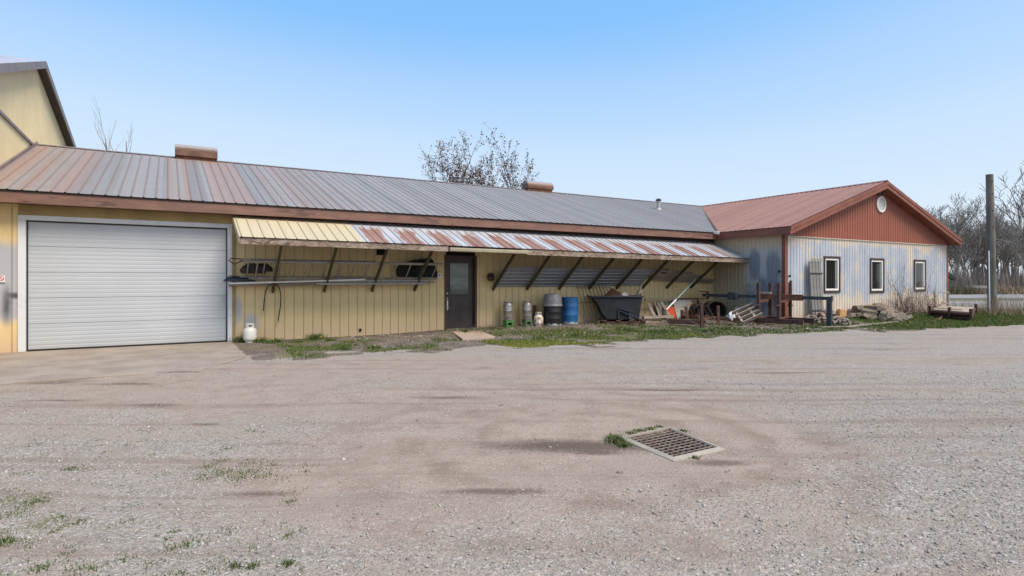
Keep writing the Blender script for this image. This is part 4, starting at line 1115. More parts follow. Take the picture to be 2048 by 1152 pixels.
m.add(vs, fs); m.build('bin', M_hopper, t, smooth=False)
m = MB()
for p, q in ((hl(-.9, fr-.02, .88), hl(.82, fr-.02, .88)), (hl(-.9, bk+.02, .88), hl(.82, bk+.02, .88)), (hl(-.9, fr, .88), hl(-.9, bk, .88)), (hl(.82, fr, .88), hl(.82, bk, .88))): m.bar(p, q, .05, .05)
m.build('rim', M_blackst, t, bevel=.006)
m = MB(); m.bar(hl(.02, fr-.02, .14), hl(.02, fr-.02, .5), .03, .05, CF); m.bar(hl(.02, fr-.03, .5), hl(.55, fr-.03, .36), .05, .03); m.bar(hl(.42, fr-.03, .36), hl(.42, fr-.03, .14), .14, .03, CF); m.bar(hl(.05, fr-.04, .42), hl(.8, fr-.04, .12), .035, .03); m.build('tilt_bracket', M_blackst, t)
m = MB()
for f_ in (-.5, .45): m.bar(hl(-.5, f_, .03), hl(.86, f_, .03), .08, .07)
for r__ in (-.45, 0, .4, .82): m.bar(hl(r__, -.56, .09), hl(r__, .5, .09), .14, .045)
m.build('base', M_rust, t, bevel=.005)
m = MB(); m.prism([hl(-.34, .1, .5), hl(.36, .12, .7), hl(.26, .12, .94), hl(-.12, .1, 1.16), hl(-.3, .1, .92)], CF*.012+UP*.004); one('rusty_plate', m, M_rust2, hl(0, .1, .6), 'rusty bent plate sticking up out of the hopper', 'metal plate', smooth=False)
m = MB(); lump(m, hl(.30, .1, .86), .15, .12, .14, 21, amp=.3); one('grey_bundle', m, M_bag if False else M_conduit, hl(.3, .1, .8), 'grey lumpy bundle lying on top inside the hopper', 'bundle')
c = hl(.86, .3, .0); m = MB(); m.bar(c+UP*.1, c+UP*1.25+CR*.04, .07, .07, CF); lump(m, c+UP*.95, .1, .1, .14, 22); one('wooden_post', m, M_boardz, c, 'grey wooden post standing at the right corner of the hopper', 'post')
# ---- timber and sheets beside the hopper
def leanpanel(name, px0, px1, ptop, pbot, y, mat, label, cat, th=.02, tilt=.12):
    a, b = PY(px0, ptop, y+tilt), PY(px1, ptop, y+tilt); c_, d_ = PY(px0, pbot, y), PY(px1, pbot, y)
    z0_ = max(c_.z, gnd(c_.x, y)+.005)
    m = MB(); m.prism([(c_.x, y, z0_), (d_.x, y, z0_), (d_.x, y+tilt, b.z), (c_.x, y+tilt, a.z)], (0, th, 0)); return one(name, m, mat, (c_.x, y, z0_), label, cat, smooth=False, bevel=.003)
leanpanel('pale_green_sheet', 1318, 1352, 603, 637, 15.15, M_gsheet, 'pale green sheet leaning on the wall behind the orange one', 'sheet')
leanpanel('orange_sheet', 1333, 1353, 613, 637, 15.0, M_orange, 'bright orange-red plastic sheet leaning at the wall', 'sheet')
t = leanpanel('rusty_metal_panel', 1355, 1392, 597, 640, 14.95, M_olds, 'large rust-streaked grey metal panel leaning beside the orange sheet', 'metal panel', .03, .25)
a, b = PY(1355, 597, 15.2), PY(1392, 597, 15.2); m = MB(); m.bar(a+Vector((-.02, -.03, 0)), b+Vector((.06, -.03, 0)), .03, .05); m.bar(b+Vector((.05, -.03, 0)), PY(1398, 638, 14.93)-Vector((0, 0, 0)), .04, .05, (0, 1, 0))
m.build('edge_frame', M_rust2, t)
tb = [((1296, 606), (1314, 646), 14.75, 15.0, M_boardz, 'steep grey board leaning left of the sawhorse boards', .03, .13),
      ((1309, 604), (1322, 645), 14.7, 15.0, M_pallet, 'narrow pale board leaning second from the hopper', .03, .05),
      ((1315, 606), (1338, 642), 14.85, 14.9, M_boardz, 'dark grey board leaning third from the hopper', .03, .11),
      ((1322, 604), (1345, 656), 14.6, 14.9, M_boardz, 'long grey board leaning in front of the pale green sheet', .03, .10)]
for (a, b, yb, yt, mt_, lab, th, wd) in tb:
    m = MB(); p, q = PY(a[0], a[1], yt), PY(b[0], b[1], yb); q.z = max(q.z, gnd(q.x, q.y)); m.bar(q, p, wd, th, (0, 1, 0)); one('leaning_board', m, mt_, q, lab, 'board', 'boards leaning beside the hopper', bevel=.003)
m = MB(); m.bar(PY(1286, 635, 14.6), PY(1345, 633, 14.6), .1, .09); one('timber_beam', m, M_board, PY(1315, 635, 14.6), 'short grey beam lying level in front of the leaning boards', 'beam', bevel=.004)
m = MB(); m.bar(PY(1284, 643, 14.45), PY(1328, 646, 14.35), .1, .05); one('low_plank', m, M_pallet, PY(1305, 645, 14.4), 'pale plank on the ground right of the hopper base', 'plank', bevel=.004)
m = MB(); m.bar(PY(1290, 599, 15.05), PY(1352, 598, 15.1), .09, .05); one('top_rail_board', m, M_board, PY(1320, 599, 15.1), 'grey board lying level across the tops of the leaning boards', 'board', bevel=.003)
m = MB(); p, q, k_ = PY(1333, 619, 14.45), PY(1392, 558, 14.72), PY(1352, 599.5, 14.54)
t = thing('telescopic_pole', p, 'pale blue-green telescopic pole leaning up against a strut', 'pole')
m.tube([k_, q], .018, 8); m.build('upper_tube', M_cyan, t); m = MB(); m.tube([p, p.lerp(k_, .5)], .02, 8); m.tube([p.lerp(k_, .5), k_], .026, 8); m.build('lower_tube', M_vinyl, t); m = MB(); lump(m, k_+Vector((.06, 0, -.0)), .04, .04, .045, 2, flat=False); m.build('clamp_knob', M_rubber, t)
# ---- two open drums
def drum(px, py, rr, y, label, yaw):
    c = PY(px, py, y); g_ = gnd(c.x, y); c.z = g_+rr
    A_ = Matrix.Rotation(R(90), 4, 'X'); A_ = Matrix.Rotation(yaw, 4, 'Z') @ A_
    m = MB(); m.lathe([(rr*.93, -.7), (rr, -.7), (rr, 0), (rr*1.03, .0), (rr*1.03, .02), (rr*.97, .02), (rr*.95, 0), (rr*.95, -.66), (.01, -.66)], c, 32, A_, cap=False)
    return one('steel_drum', m, M_dark, c-Vector((0, 0, rr)), label, 'drum', 'open drums lying by the wall', ang=50)
drum(1403, 626, .27, 14.45, 'smaller open drum on its side next to the leaning metal panel', -.5)
drum(1433, 625, .34, 14.2, 'larger open drum on its side with its dark mouth toward the yard', -.6)
# ---- low rusty stand
def rb(m, a, b, w_, h_, up=UP): m.bar(a, b, w_, h_, up)
def pgz(px, py, z): p = PG(px, py); p.z = gnd(p.x, p.y)+z; return p
t = thing('rusty_low_stand', pgz(1400, 652, 0), 'low rusty steel stand with three uprights in front of the open drums', 'steel stand')
m = MB(); rb(m, pgz(1335, 652, .14), pgz(1412, 654, .14), .12, .15); m.build('skid_beam', M_rust, t, bevel=.005)
m = MB(); rb(m, pgz(1362, 642, .12), pgz(1480, 647, .12), .1, .12); m.build('skid_beam', M_rust2, t, bevel=.005)
m = MB(); rb(m, pgz(1366, 647, .22), pgz(1375, 640, .22), .1, .05); rb(m, pgz(1404, 652, .23), pgz(1436, 648, .22), .08, .05); m.build('cross_beam', M_rust, t)
for px, py, h_ in ((1404, 656, .82), (1437, 650, .66), (1373, 645, .52), (1365, 644, .38)):
    m = MB(); p = pgz(px, py, -.02); m.bar(p, p+UP*h_+(CR*-.02), .09, .09, CF); m.build('upright', M_rust, t, bevel=.004)
# ---- broken pallet and sack
P0 = pgz(1470, 651, .08)
t = thing('broken_pallet', P0, 'broken pale wooden pallet tipped up in front of the wing wall', 'pallet')
for i in range(4):
    a = P0+CF*(.35*i*.35)+CR*(.04+i*.055*0)+UP*(.0+.10*i); b = a+CR*.68+UP*.30
    a2 = a+CR*(.12*(3-i))*.6; b2 = b+CR*(.12*(3-i))*.5
    m = MB(); m.bar(a2, b2, .03, .14, UP*.8-CF*.55); m.build('slat', M_pallet, t, bevel=.002)
for f_ in (.25, .8):
    a = P0+CR*(.75*f_)+UP*(.3*f_-.03); m = MB(); m.bar(a+CR*.05, a+CF*.4+UP*.28, .04, .07, CR); m.build('stringer', M_board, t)
m = MB(); c = pgz(1462, 646, .16); lump(m, c, .15, .14, .2, 31, amp=.4); c2 = pgz(1480, 640, .36); lump(m, c2, .24, .14, .09, 33, amp=.4)
one('white_sack', m, M_bag, pgz(1465, 646, 0), 'crumpled white plastic sack behind the broken pallet', 'sack')
# ---- tall steel rack carrying a telescoping tube
Cc, Dd, Aa, Bb = Vector((16.98, 11.8, 0)), Vector((18.0, 12.08, 0)), Vector((16.80, 12.42, 0)), Vector((17.82, 12.70, 0))
t = thing('steel_rack', (17.4, 12.2, 0), 'rusty four-post steel rack standing before the building corner', 'steel rack')
dl_ = (Aa-Cc).normalized(); dp = (Dd-Cc).normalized()
for p in (Cc, Dd, Aa, Bb):
    g_ = gnd(p.x, min(p.y, 12)); m = MB(); m.bar(p+UP*0, p+UP*1.40, .1, .1, dl_); 
    u = m.build('post', M_rust, t, bevel=.005)
    m = MB(); m.bar(p-dp*.12+UP*.62, p+dp*.12+UP*.62, .12, .02); m.bar(p-dp*.09+UP*.64, p-dp*.05+UP*.7, .1, .02); m.bar(p+dp*.09+UP*.64, p+dp*.05+UP*.7, .1, .02); m.build('locking_collar', M_rust, u)
for s_, e_ in ((Cc, Aa), (Dd, Bb)):
    m = MB(); off_ = dp*(.07 if s_ is Cc else -.07)
    m.bar(s_-dl_*.75+UP*.16+off_*0, e_+dl_*.55+UP*.16+off_*0, .09, .15); m.build('base_beam', M_rust, t, bevel=.005)
for a, b in ((Cc, Dd), (Aa, Bb)):
    m = MB(); m.bar(a+UP*.25-dp*.1, b+UP*.25+dp*.1, .08, .05); m.bar(a+UP*.79, b+UP*.79, .07, .09); m.build('cross_beam', M_rust, t, bevel=.004)
TL, TR_ = PD(1406, 590, 21.5), PD(1663, 597, 18.6)
td = (TR_-TL).normalized()
t = thing('square_steel_tube', TL.lerp(TR_, .5), 'long black square tube with end brackets resting on the rusty rack', 'steel tube')
m = MB(); m.bar(TL, TR_, .11, .11); m.build('tube', M_blackst, t, bevel=.005)
m = MB(); q = TL+td*.02
for dz in (-.13, .13): m.bar(q-td*.12+UP*dz, q+td*.16+UP*dz, .2, .03)
m.bar(q+td*.15-UP*.13, q+td*.15+UP*.13, .2, .03, td); m.build('end_bracket', M_rust, t)
q = PD(1466, 592, 20.6)
m = MB(); m.cbox(q, .3, .26, .27, rz=math.atan2(td.y, td.x)); m.build('mid_bracket', M_blackst, t, bevel=.01)
m = MB(); q = TR_-td*.06; m.bar(q-UP*.055, Vector((q.x, q.y, gnd(q.x, q.y))), .17, .14, td); m.build('leg', M_blackst, t, bevel=.006)
m = MB(); m.bar(TR_-td*.0, TR_+td*.03, .15, .17); m.build('end_plate', M_blackst, t)
sA, sB = 0, 0
def onl(px):      # point of the tube at column px
    lo_, hi_ = 0., 1.
    for _ in range(40):
        mid = (lo_+hi_)/2; p = TL.lerp(TR_, mid)
        if proj(p.x, p.y, p.z)[0] < px: lo_ = mid
        else: hi_ = mid
    return TL.lerp(TR_, lo_)
pa, pb = onl(1520), onl(1605)
t = thing('sleeve_tube', pa.lerp(pb, .5), 'short rusty square sleeve slid over the black tube on the rack', 'steel sleeve')
m = MB()
for o1, o2 in (((.09, 0), 0), ((-.09, 0), 0)):
    side = td.cross(UP).normalized()*o1[0]; m.bar(pa+side, pb+side, .02, .2)
for dz in (.09, -.09): m.bar(pa+UP*dz, pb+UP*dz, .16, .02)
m.build('sleeve', M_rust2, t, bevel=.003)
m = MB(); p1_, p2_ = onl(1520)+UP*.13, onl(1542)+UP*.13; m.bar(p1_, p2_, .1, .06); one('wood_block', m, M_pallet, p1_, 'small pale wood block lying on the left end of the sleeve', 'wood block', bevel=.004)
# ---- grey channels at the gable wall
xa, xb = PY(1621, 0, 12.2).x, PY(1645, 0, 12.2).x; wd = (xb-xa)/4
proto = None
def channel():
    t = thing('metal_channel', (xa+wd*.5, 12.16, gnd(xa, 12.16)), 'tall grey metal channel with curled cream top, one of four beside the first window', 'metal channel', 'grey channels leaning on the gable wall')
    m = MB(); x = xa+wd*.5; m.bar((x, 12.14, .06), (x, 12.27, 2.14), wd*.86, .05, (0, 1, 0)); m.build('web', M_conduit2, t, bevel=.008)
    m = MB(); pts = [(x-wd*.3+wd*.6*k/5, 12.22-.03*math.sin(k*.6), 2.14+.16*math.sin(k/5*math.pi/2+.2)) for k in range(6)]; pts += [(x+wd*.32, 12.22, 2.14)]
    m.tube(pts, .017, 6); m.build('curled_end', M_cream, t)
    return t
M_conduit2 = simple('grey_painted_channel', (.21, .205, .2), (.15, .145, .145), 1.5, .55)
M_cream = simple('cream_plastic', (.6, .52, .36), (.5, .42, .28), 4, .5)
proto = channel()
for i in range(1, 4):
    c_ = copy_tree(proto); c_.location.x += wd*i
for z, lab in ((1.72, 'upper dark strap round the four grey channels'), (.42, 'lower dark strap round the four grey channels')):
    m = MB(); yy_ = 12.14+.13*(z/2.1); m.box(xa-.01, xb+.01, yy_-.045, yy_-.034, z-.025, z+.025); one('strap', m, M_blackst, (xa, yy_, z), lab, 'strap', 'straps on the grey channels')
# ---- stone piles
def stone_mesh(seed, flat):
    m = MB(); r_ = random.Random(seed); n = 9; top = []; bot = []
    for i in range(n):
        a = 2*math.pi*i/n; rr = r_.uniform(.75, 1.1); top.append((math.cos(a)*rr*.86, math.sin(a)*rr*.7, flat*(1+r_.uniform(-.2, .2)))); bot.append((math.cos(a)*rr, math.sin(a)*rr*.82, -flat*(1+r_.uniform(-.2, .2))))
    m.add(top+bot, [tuple(range(n)), tuple(range(2*n-1, n-1, -1))]+[(i, i+n, (i+1) % n+n, (i+1) % n) for i in range(n)])
    return m
def pile(c0, ax, ay, n, s0, s1, hmax, mat, lab, grp, seed, name, tall):
    r_ = random.Random(seed); protos = []
    for k in range(4):
        o = stone_mesh(seed+k, tall).build(name, mat, None, smooth=False, bevel=.04); protos.append(o)
    for i in range(n):
        o = protos[i] if i < 4 else protos[r_.randrange(4)].copy()
        if i >= 4: COL.objects.link(o)
        for _ in range(50):
            u, v = r_.uniform(-1, 1), r_.uniform(-1, 1)
            if u*u+v*v < 1: break
        rr = 1-math.sqrt(u*u+v*v); s = r_.uniform(s0, s1)
        p = c0+ax*u+ay*v; lvl = rr*r_.uniform(.35, 1.0) if i > n*.25 else rr
        o.location = (p.x, p.y, gnd(p.x, p.y)+.03+hmax*lvl)
        o.rotation_euler = (r_.gauss(0, .45), r_.gauss(0, .45), r_.uniform(0, 6.28)); o.scale = (s, s*r_.uniform(.7, 1), s*r_.uniform(.8, 1.2))
        tag(o, lab, 'stone', grp)
pile(pgz(1655, 648, 0), CR*.62, CF*.9, 120, .08, .16, .42, M_stone, 'small flat stone in the low pinkish pile by the black tube leg', 'flat stones in the small pile', 100, 'flagstone', .22)
pile(pgz(1748, 641, 0), CR*.95-CF*.1, CF*1.0, 70, .15, .34, .55, M_slab, 'large weathered slab in the long pile under the second window', 'stone slabs in the large pile', 200, 'flat_rock', .22)
pile(pgz(1790, 640, 0), CR*.45, CF*.5, 18, .13, .26, .2, M_slab, 'weathered slab at the low right end of the long pile', 'stone slabs at the right end of the pile', 300, 'flat_rock', .25)
m = stone_mesh(77, .6); c = pgz(1684, 641, .2); m.v = [(c.x+v[0]*.24, c.y+v[1]*.2, c.z-.04+v[2]*.26*(1-.5*v[0])+v[0]*.06) for v in m.v]; one('ochre_boulder', m, M_ochre, c-UP*.2, 'rounded ochre boulder between the two stone piles', 'boulder')
for i, (a, b, lab) in enumerate((((1640, 657), (1712, 655), 'front grey plank on the ground before the small stone pile'), ((1700, 655), (1795, 646), 'long grey plank under the front of the large stone pile'))):
    m = MB(); m.bar(pgz(*a, .03), pgz(*b, .03), .14, .04); one('ground_plank', m, M_board, pgz(*a, 0), lab, 'plank', 'planks under the stone piles', bevel=.004)
# ---- vine on the wall
def vine(x0, x1, n, seed, name, label, zmax, y):
    r_ = random.Random(seed); m = MB()
    for i in range(n):
        x = r_.uniform(x0, x1); p = Vector((x, y+r_.uniform(-.35, .1), 0)); p.z = gnd(p.x, p.y)
        a = r_.uniform(.3, 2.8); pts = [p.copy()]; L_ = r_.uniform(.5, 1.0)*zmax; st = L_/9; da = r_.gauss(0, .34)
        for k in range(10):
            a += da+r_.gauss(0, .22); p = p+Vector((math.cos(a)*st, r_.gauss(0, .03), math.sin(a)*st)); p.y = min(max(p.y, y-.6), y+.14); p.z = max(p.z, .03); pts.append(p.copy())
            if k > 2 and r_.random() < .45:
                q = p.copy(); b = a+r_.choice((-1, 1))*r_.uniform(.6, 1.3); sp = [q.copy()]
                for _ in range(3): b += r_.gauss(0, .3); q = q+Vector((math.cos(b)*.09, r_.gauss(0, .02), math.sin(b)*.09)); q.y = min(q.y, y+.15); sp.append(q.copy())
                m.tube(sp, [.005, .004, .003, .002], 3, cap=False)
        m.tube(pts, [.012*(1-.7*k/len(pts)) for k in range(len(pts))], 4, cap=False)
    return one(name, m, M_bramble, ((x0+x1)/2, y, 0), label, 'dry vine')
xv0, xv1 = PY(1788, 0, 12.2).x, PY(1822, 0, 12.2).x
vine(xv0, xv1, 75, 5, 'dry_vine', 'dense bare vine climbing the wall left of the third window', 2.0, 12.2)
xv0, xv1 = PY(1822, 0, 12.2).x, PY(1880, 0, 12.2).x
vine(xv0, xv1, 60, 6, 'dry_vine', 'thin tangled bare vine under the third window', 1.3, 12.2)
# ---- pipe frame at the far corner
ga_, gb_ = PY(1870, 0, 12.0).x, PY(1897, 0, 12.0).x
t = thing('tube_gate', (ga_, 12.0, 0), 'grey tube gate frame standing at the far corner of the gabled building', 'gate')
m = MB(); z1_ = PY(1870, 585, 12.0).z; m.tube([(ga_, 12, 0), (ga_, 12, z1_), (gb_, 12, z1_), (gb_, 12, 0)], .028, 8); m.build('frame_tube', M_conduit, t)
m = MB(); m.tube([(ga_+.05, 12.02, .45), (gb_-.02, 12.02, .5)], .02, 8); m.tube([(gb_-.35, 12.02, .45), (gb_-.35, 12.02, z1_)], .02, 8); m.build('cross_tube', M_conduit, t)
# ---- stack of steel decks on the lawn
def PGz(px, py, z): return PG(px, py, z)
q4 = [PGz(1860, 620, .32), PGz(1942, 626.5, .32), PGz(1952, 615.5, .32), PGz(1878, 612, .32)]
cc = sum(q4, Vector())/4
t = thing('steel_deck_stack', (cc.x, cc.y, 0), 'low stack of rusty steel decks with pale boards on the grass', 'steel decks')
def deck(k, z0, z1, name, mat):
    m = MB(); m.prism([(cc.x+(p.x-cc.x)*k, cc.y+(p.y-cc.y)*k, z0) for p in q4], (0, 0, z1-z0)); return m.build(name, mat, t, bevel=.01)
deck(1.0, .22, .31, 'upper_deck', M_rust); deck(.9, .17, .219, 'spacer', M_dark); deck(.97, .08, .169, 'lower_deck', M_dark); deck(.8, .0, .079, 'runner', M_dark); deck(.9, .311, .35, 'deck_board', M_pallet)
m = MB(); m.prism([(cc.x+(p.x-cc.x)*.5, cc.y+(p.y-cc.y)*.6+.15, .351) for p in q4], (0, 0, .03)); m.build('loose_board', M_pallet, t, bevel=.006)
for p in q4+[q4[0].lerp(q4[1], .5)]:
    m = MB(); m.bar((p.x, p.y, .12), (p.x, p.y, .48), .09, .09, (0, 1, 0)); m.build('corner_post', M_rust, t, bevel=.006)
m = MB(); m.tube([pgz(1876, 642, .03), pgz(1899, 634, .2)], .03, 8); one('rusty_pipe', m, M_rust2, pgz(1876, 642, 0), 'rusty pipe lying against the front of the deck stack', 'pipe')
# ---- utility pole
pb_ = PG(1985, 627); kk = proj(pb_.x, pb_.y)[2]; pt = PD(1979, 349, kk)
t = thing('utility_pole', pb_, 'thick bare weathered wooden pole with cut-off top', 'pole')
m = MB(); pts = [pb_.lerp(pt, f) for f in (0, .03, .25, .5, .75, 1)]; m.tube(pts, [.185, .175, .165, .157, .15, .138], 16)
m.build('shaft', M_pole, t)
m = MB(); o_ = -CR*.19-CF*.08; m.tube([pb_+o_, pb_.lerp(pt, .45)-CR*.17-CF*.08], .028, 8); m.build('cable_guard', M_vinyl, t)
for f in (.62, .74, .86, .95):
    m = MB(); c = pb_.lerp(pt, f)-CF*.15; m.lathe([(0, 0), (.022, 0), (.022, .03), (0, .03)], c, 10, Matrix.Rotation(R(90), 4, 'X')); m.build('bolt', M_dark, t)

# ---- trees
def grow(m, r_, p, d, L_, rad, lvl, tips, P):
    n = 5; pts = [p.copy()]; rs = [rad]; st = L_/n
    for k in range(n):
        d = (d+Vector((r_.gauss(0, P['wob']), r_.gauss(0, P['wob']), r_.gauss(0, P['wob']*.6)+P['up']))).normalized()
        p = p+d*st; pts.append(p.copy()); rs.append(rad*(1-(1-P['taper'])*(k+1)/n))
        if lvl < P['lv'] and k >= P.get('k0', 1):
            for _ in range(P['nb'] if lvl > 0 else P['nb0']):
                if r_.random() < P['pb']:
                    a = r_.uniform(0, 6.28); sp = r_.uniform(*P['ang'])
                    q = d.cross(Vector((math.cos(a), math.sin(a), .2))).normalized()
                    dd = (d*math.cos(sp)+q*math.sin(sp)).normalized()
                    grow(m, r_, p.copy(), dd, L_*r_.uniform(*P['len']), rs[-1]*r_.uniform(.45, .7), lvl+1, tips, P)
    m.tube(pts, [max(x, P['rmin']) for x in rs], 5 if lvl < 2 else 3, cap=False)
    if lvl >= P['lv']-1: tips.extend(pts[1:])
def tree(name, base, hgt, seed, P, mat, leafmat, label, group=None, nl=0, ls=.05, stems=1, lean=.15, twigs='branches'):
    r_ = random.Random(seed); t = thing(name, base, label, 'tree', group); base = Vector(base)
    tips = []; mt = MB()
    m = MB()
    for s in range(stems):
        a = 2*math.pi*s/stems+r_.uniform(0, 1); d = Vector((math.cos(a)*lean, math.sin(a)*lean, 1)).normalized()
        top = base+d*hgt*P['trunk']
        mt.tube([base+Vector((math.cos(a), math.sin(a), 0))*.1, base.lerp(top, .5), top], [hgt*.022*P.get('rad', 1), hgt*.018*P.get('rad', 1), hgt*.014*P.get('rad', 1)], 8)
        grow(m, r_, top, d, hgt*(1-P['trunk'])*.75, hgt*.014*P.get('rad', 1), 0, tips, P)
    mt.build('trunk', mat, t); m.build(twigs, mat, t, smooth=False)
    if nl:
        v = []; f = []
        T_ = np.array([[p.x, p.y, p.z] for p in tips]); idx = nr.integers(0, len(T_), nl)
        C = T_[idx]+nr.normal(0, P.get('ls', .12), (nl, 3))
        a = nr.normal(0, 1, (nl, 3)); a /= np.linalg.norm(a, axis=1)[:, None]; b = np.cross(a, nr.normal(0, 1, (nl, 3))); b /= np.linalg.norm(b, axis=1)[:, None]
        s = nr.uniform(.5, 1.2, (nl, 1))*ls
        V = np.stack([C-a*s, C+b*s*.6, C+a*s, C-b*s*.6], 1).reshape(-1, 3)-np.array(base)
        o = np_mesh('leaves', V, np.arange(nl*4).reshape(-1, 4), leafmat, False); o.parent = t
    return t
def fit(t, top, width):          # set the tree to its measured height and crown width
    co = [v.co for c in t.children if c.type == 'MESH' and c.name.split('.')[0] == 'branches' for v in c.data.vertices]
    z = max(c.z for c in co); xs = sorted(c.x*CR.x+c.y*CR.y for c in co); n_ = len(xs)
    k = width/(xs[int(n_*.985)]-xs[int(n_*.015)]); t.scale = (k, k, top/z)
Pb = dict(wob=.13, up=.05, taper=.4, lv=3, nb=1, nb0=2, pb=.72, ang=(.35, .8), len=(.42, .66), rmin=.011, trunk=.28, k0=0, ls=.14)
def tpos(px, k): a = PD(px, 560, k); return (a.x, a.y, 0)
lt1 = tree('leafy_tree', tpos(900, 40), 12.0, 19, dict(Pb, trunk=.3), M_barkd, M_leaf, 'tree with clinging brown leaves behind the roof, the left one of the two', 'brown-leaved trees behind the roof', 3600, .10, 3, .22)
fit(lt1, 11.9, 5.4)
lt2 = tree('leafy_tree', tpos(992, 39), 12.2, 52, dict(Pb, trunk=.28), M_barkd, M_leaf, 'tree with clinging brown leaves behind the roof, the one nearer the right roof ventilator', 'brown-leaved trees behind the roof', 4600, .10, 4, .28)
fit(lt2, 11.8, 6.2)
Ps = dict(wob=.07, up=.1, taper=.35, lv=2, nb=1, nb0=1, pb=.7, ang=(.2, .5), len=(.4, .6), rmin=.006, rad=.45, trunk=.55, k0=0)
sa = tree('bare_sapling', tpos(231, 34), 9.8, 3, Ps, M_bark, None, 'thin bare sapling poking up behind the roof at the left', None, 0, 0, 3, .08)
fit(sa, 11.8, 1.7)
# woods beyond the road
Pw = dict(wob=.15, up=.08, taper=.4, lv=3, nb=2, nb0=3, pb=.6, ang=(.35, .9), len=(.36, .58), rmin=.022, trunk=.26, k0=0)
protos = [tree('bare_tree', (0, 0, 0), 13, s, Pw, M_bark, None, 'bare grey tree in the wood beyond the road', 'bare trees of the wood', 0, 0, 1 if s % 2 else 2, .12) for s in (61, 62, 63, 64, 65, 66)]
r_ = random.Random(4); n = 0
for i in range(92):
    px = 1780+(i*37 % 560)+r_.uniform(-8, 8); k = r_.uniform(67, 108)
    o = protos[i] if i < 6 else copy_tree(protos[r_.randrange(6)])
    o.location = tpos(px, k); s = r_.uniform(.55, .9)*(.8+.2*k/100); o.scale = (s*1.05, s*1.05, s); o.rotation_euler = (0, 0, r_.uniform(0, 6.28))
    o['label'] = 'bare grey tree in the wood beyond the road'
tr = copy_tree(protos[2]); tr.location = tpos(2066, 58); tr.scale = (1.0, 1.0, .98); tr['label'] = 'nearer bare tree at the right edge, reaching above the wood'
del tr['group']
# ---- undergrowth, weeds, grass, litter: nobody could count these
def tris(name, C, up, side, mat, kind='stuff', label=None, cat=None):
    n = len(C); V = np.stack([C-side, C+side, C+up], 1).reshape(-1, 3)
    o = np_mesh(name, V, np.arange(n*3).reshape(-1, 3), mat, False)
    return tag(o, label, cat, None, kind)
def stems(name, cx, cy, n, h0, h1, w0, mat, label, cat, lean=.25, z=0.):
    a = nr.uniform(0, 6.28, n); C = np.stack([cx, cy, gh(cx, cy)+z], 1)
    h = nr.uniform(h0, h1, n)[:, None]; le = nr.normal(0, lean, (n, 2))*h
    up = np.concatenate([le, h], 1); side = np.stack([np.cos(a), np.sin(a), a*0], 1)*w0
    return tris(name, C, up, side, mat, 'stuff', label, cat)
def area_kr(n, k0, k1, p0, p1):
    k = np.sqrt(nr.uniform(k0*k0, k1*k1, n)); px = nr.uniform(p0, p1, n); t = (px-CX)/FPX
    return (SY+CY*t)*k, (CY-SY*t)*k
x, y = area_kr(7000, 62, 96, 1750, 2350); stems('undergrowth', x, y, len(x), 1.0, 4.0, .04, isl('undergrowth_twig', [(0, (.2, .165, .14)), (.6, (.28, .225, .2)), (1, (.15, .125, .1))]), 'grey-brown brush under the bare trees', 'undergrowth', .16)
x, y = area_kr(9000, 60, 68, 1750, 2350); stems('dry_grass', x, y, len(x), .3, 1.1, .05, M_dry, 'pale dry grass on the far road bank', 'dry grass', .3)
x, y = area_kr(2600, 59, 63, 1890, 1945); stems('green_shrubs', x, y, len(x), .3, 1.0, .05, isl('olive_scrub', [(0, (.12, .11, .06)), (.6, (.18, .155, .09)), (1, (.2, .16, .11))]), 'low olive green scrub beyond the road near the building', 'scrub', .3)
x, y = area_kr(1300, 23.5, 28, 1975, 2120); keep = nr.random(len(x)) < .8; x, y = x[keep], y[keep]; stems('dry_weeds', x, y, len(x), .25, 1.15, .006, M_dry, 'thin dry weeds round the foot of the wooden pole', 'weeds', .3)
x, y = area_kr(500, 25, 29, 1890, 1975); stems('dry_weeds', x, y, len(x), .2, .7, .006, M_dry, 'sparse dry weeds between the building corner and the pole', 'weeds', .3)
# guard rail
t = thing('guard_rail', tpos(1960, 62), 'thin pale guard rail along the far side of the road', 'guard rail')
m = MB(); a, b = Vector(tpos(1925, 61.5)), Vector(tpos(1990, 61.5)); m.bar(a+UP*.75, b+UP*.75, .06, .28); m.build('rail', M_conduit, t)
for f in (0, .33, .66, 1): 
    m = MB(); p = a.lerp(b, f)+CF*.1; m.bar(p, p+UP*.8, .12, .12, CF); m.build('rail_post', M_conduit, t)

def place_mask(x, y):
    md, mg, ms = masks(x, y); return md, mg, ms
# grass blades
n = 420000
x = np.concatenate([nr.uniform(1.3, 19, n//3), nr.uniform(16, 36, n//2), nr.uniform(-3, 6, n//6)]); y = np.concatenate([nr.uniform(10, 15.4, n//3), nr.uniform(3, 16, n//2), nr.uniform(2, 15, n//6)])
_, mg, ms = place_mask(x, y)
bld = ((x > XL-.02) & (y > YG-.02) & (x < XR+.02)) | (y > Y0-.03)
bld |= (x > XR) & (y > 16)
bld |= (x < 2.1) & (y > 11.8)
ok = (nr.random(len(x)) < np.clip(mg*1.2-.15, 0, 1)*np.where(x < 16, .55, 1)) & ~bld & (x > 1.3-20*(y < 14))
dd = thing_d = None
for p in (HC,): ok &= np.hypot(x-p.x, y-p.y) > .5
x, y = x[ok], y[ok]; kf = SY*x+CY*y
h = nr.uniform(.025, .085, len(x))*np.where(x > 19, 1.25, .75)*np.where(kf < 10, .28, 1); a = nr.uniform(0, 6.28, len(x))
C = np.stack([x, y, gz(x, y)], 1); le = nr.normal(0, .45, (len(x), 2))*h[:, None]
tris('grass', C, np.concatenate([le, h[:, None]], 1), np.stack([np.cos(a), np.sin(a), a*0], 1)*(.003+.0003*kf)[:, None], M_blade, 'stuff', 'short green grass along the walls and lawn', 'grass')
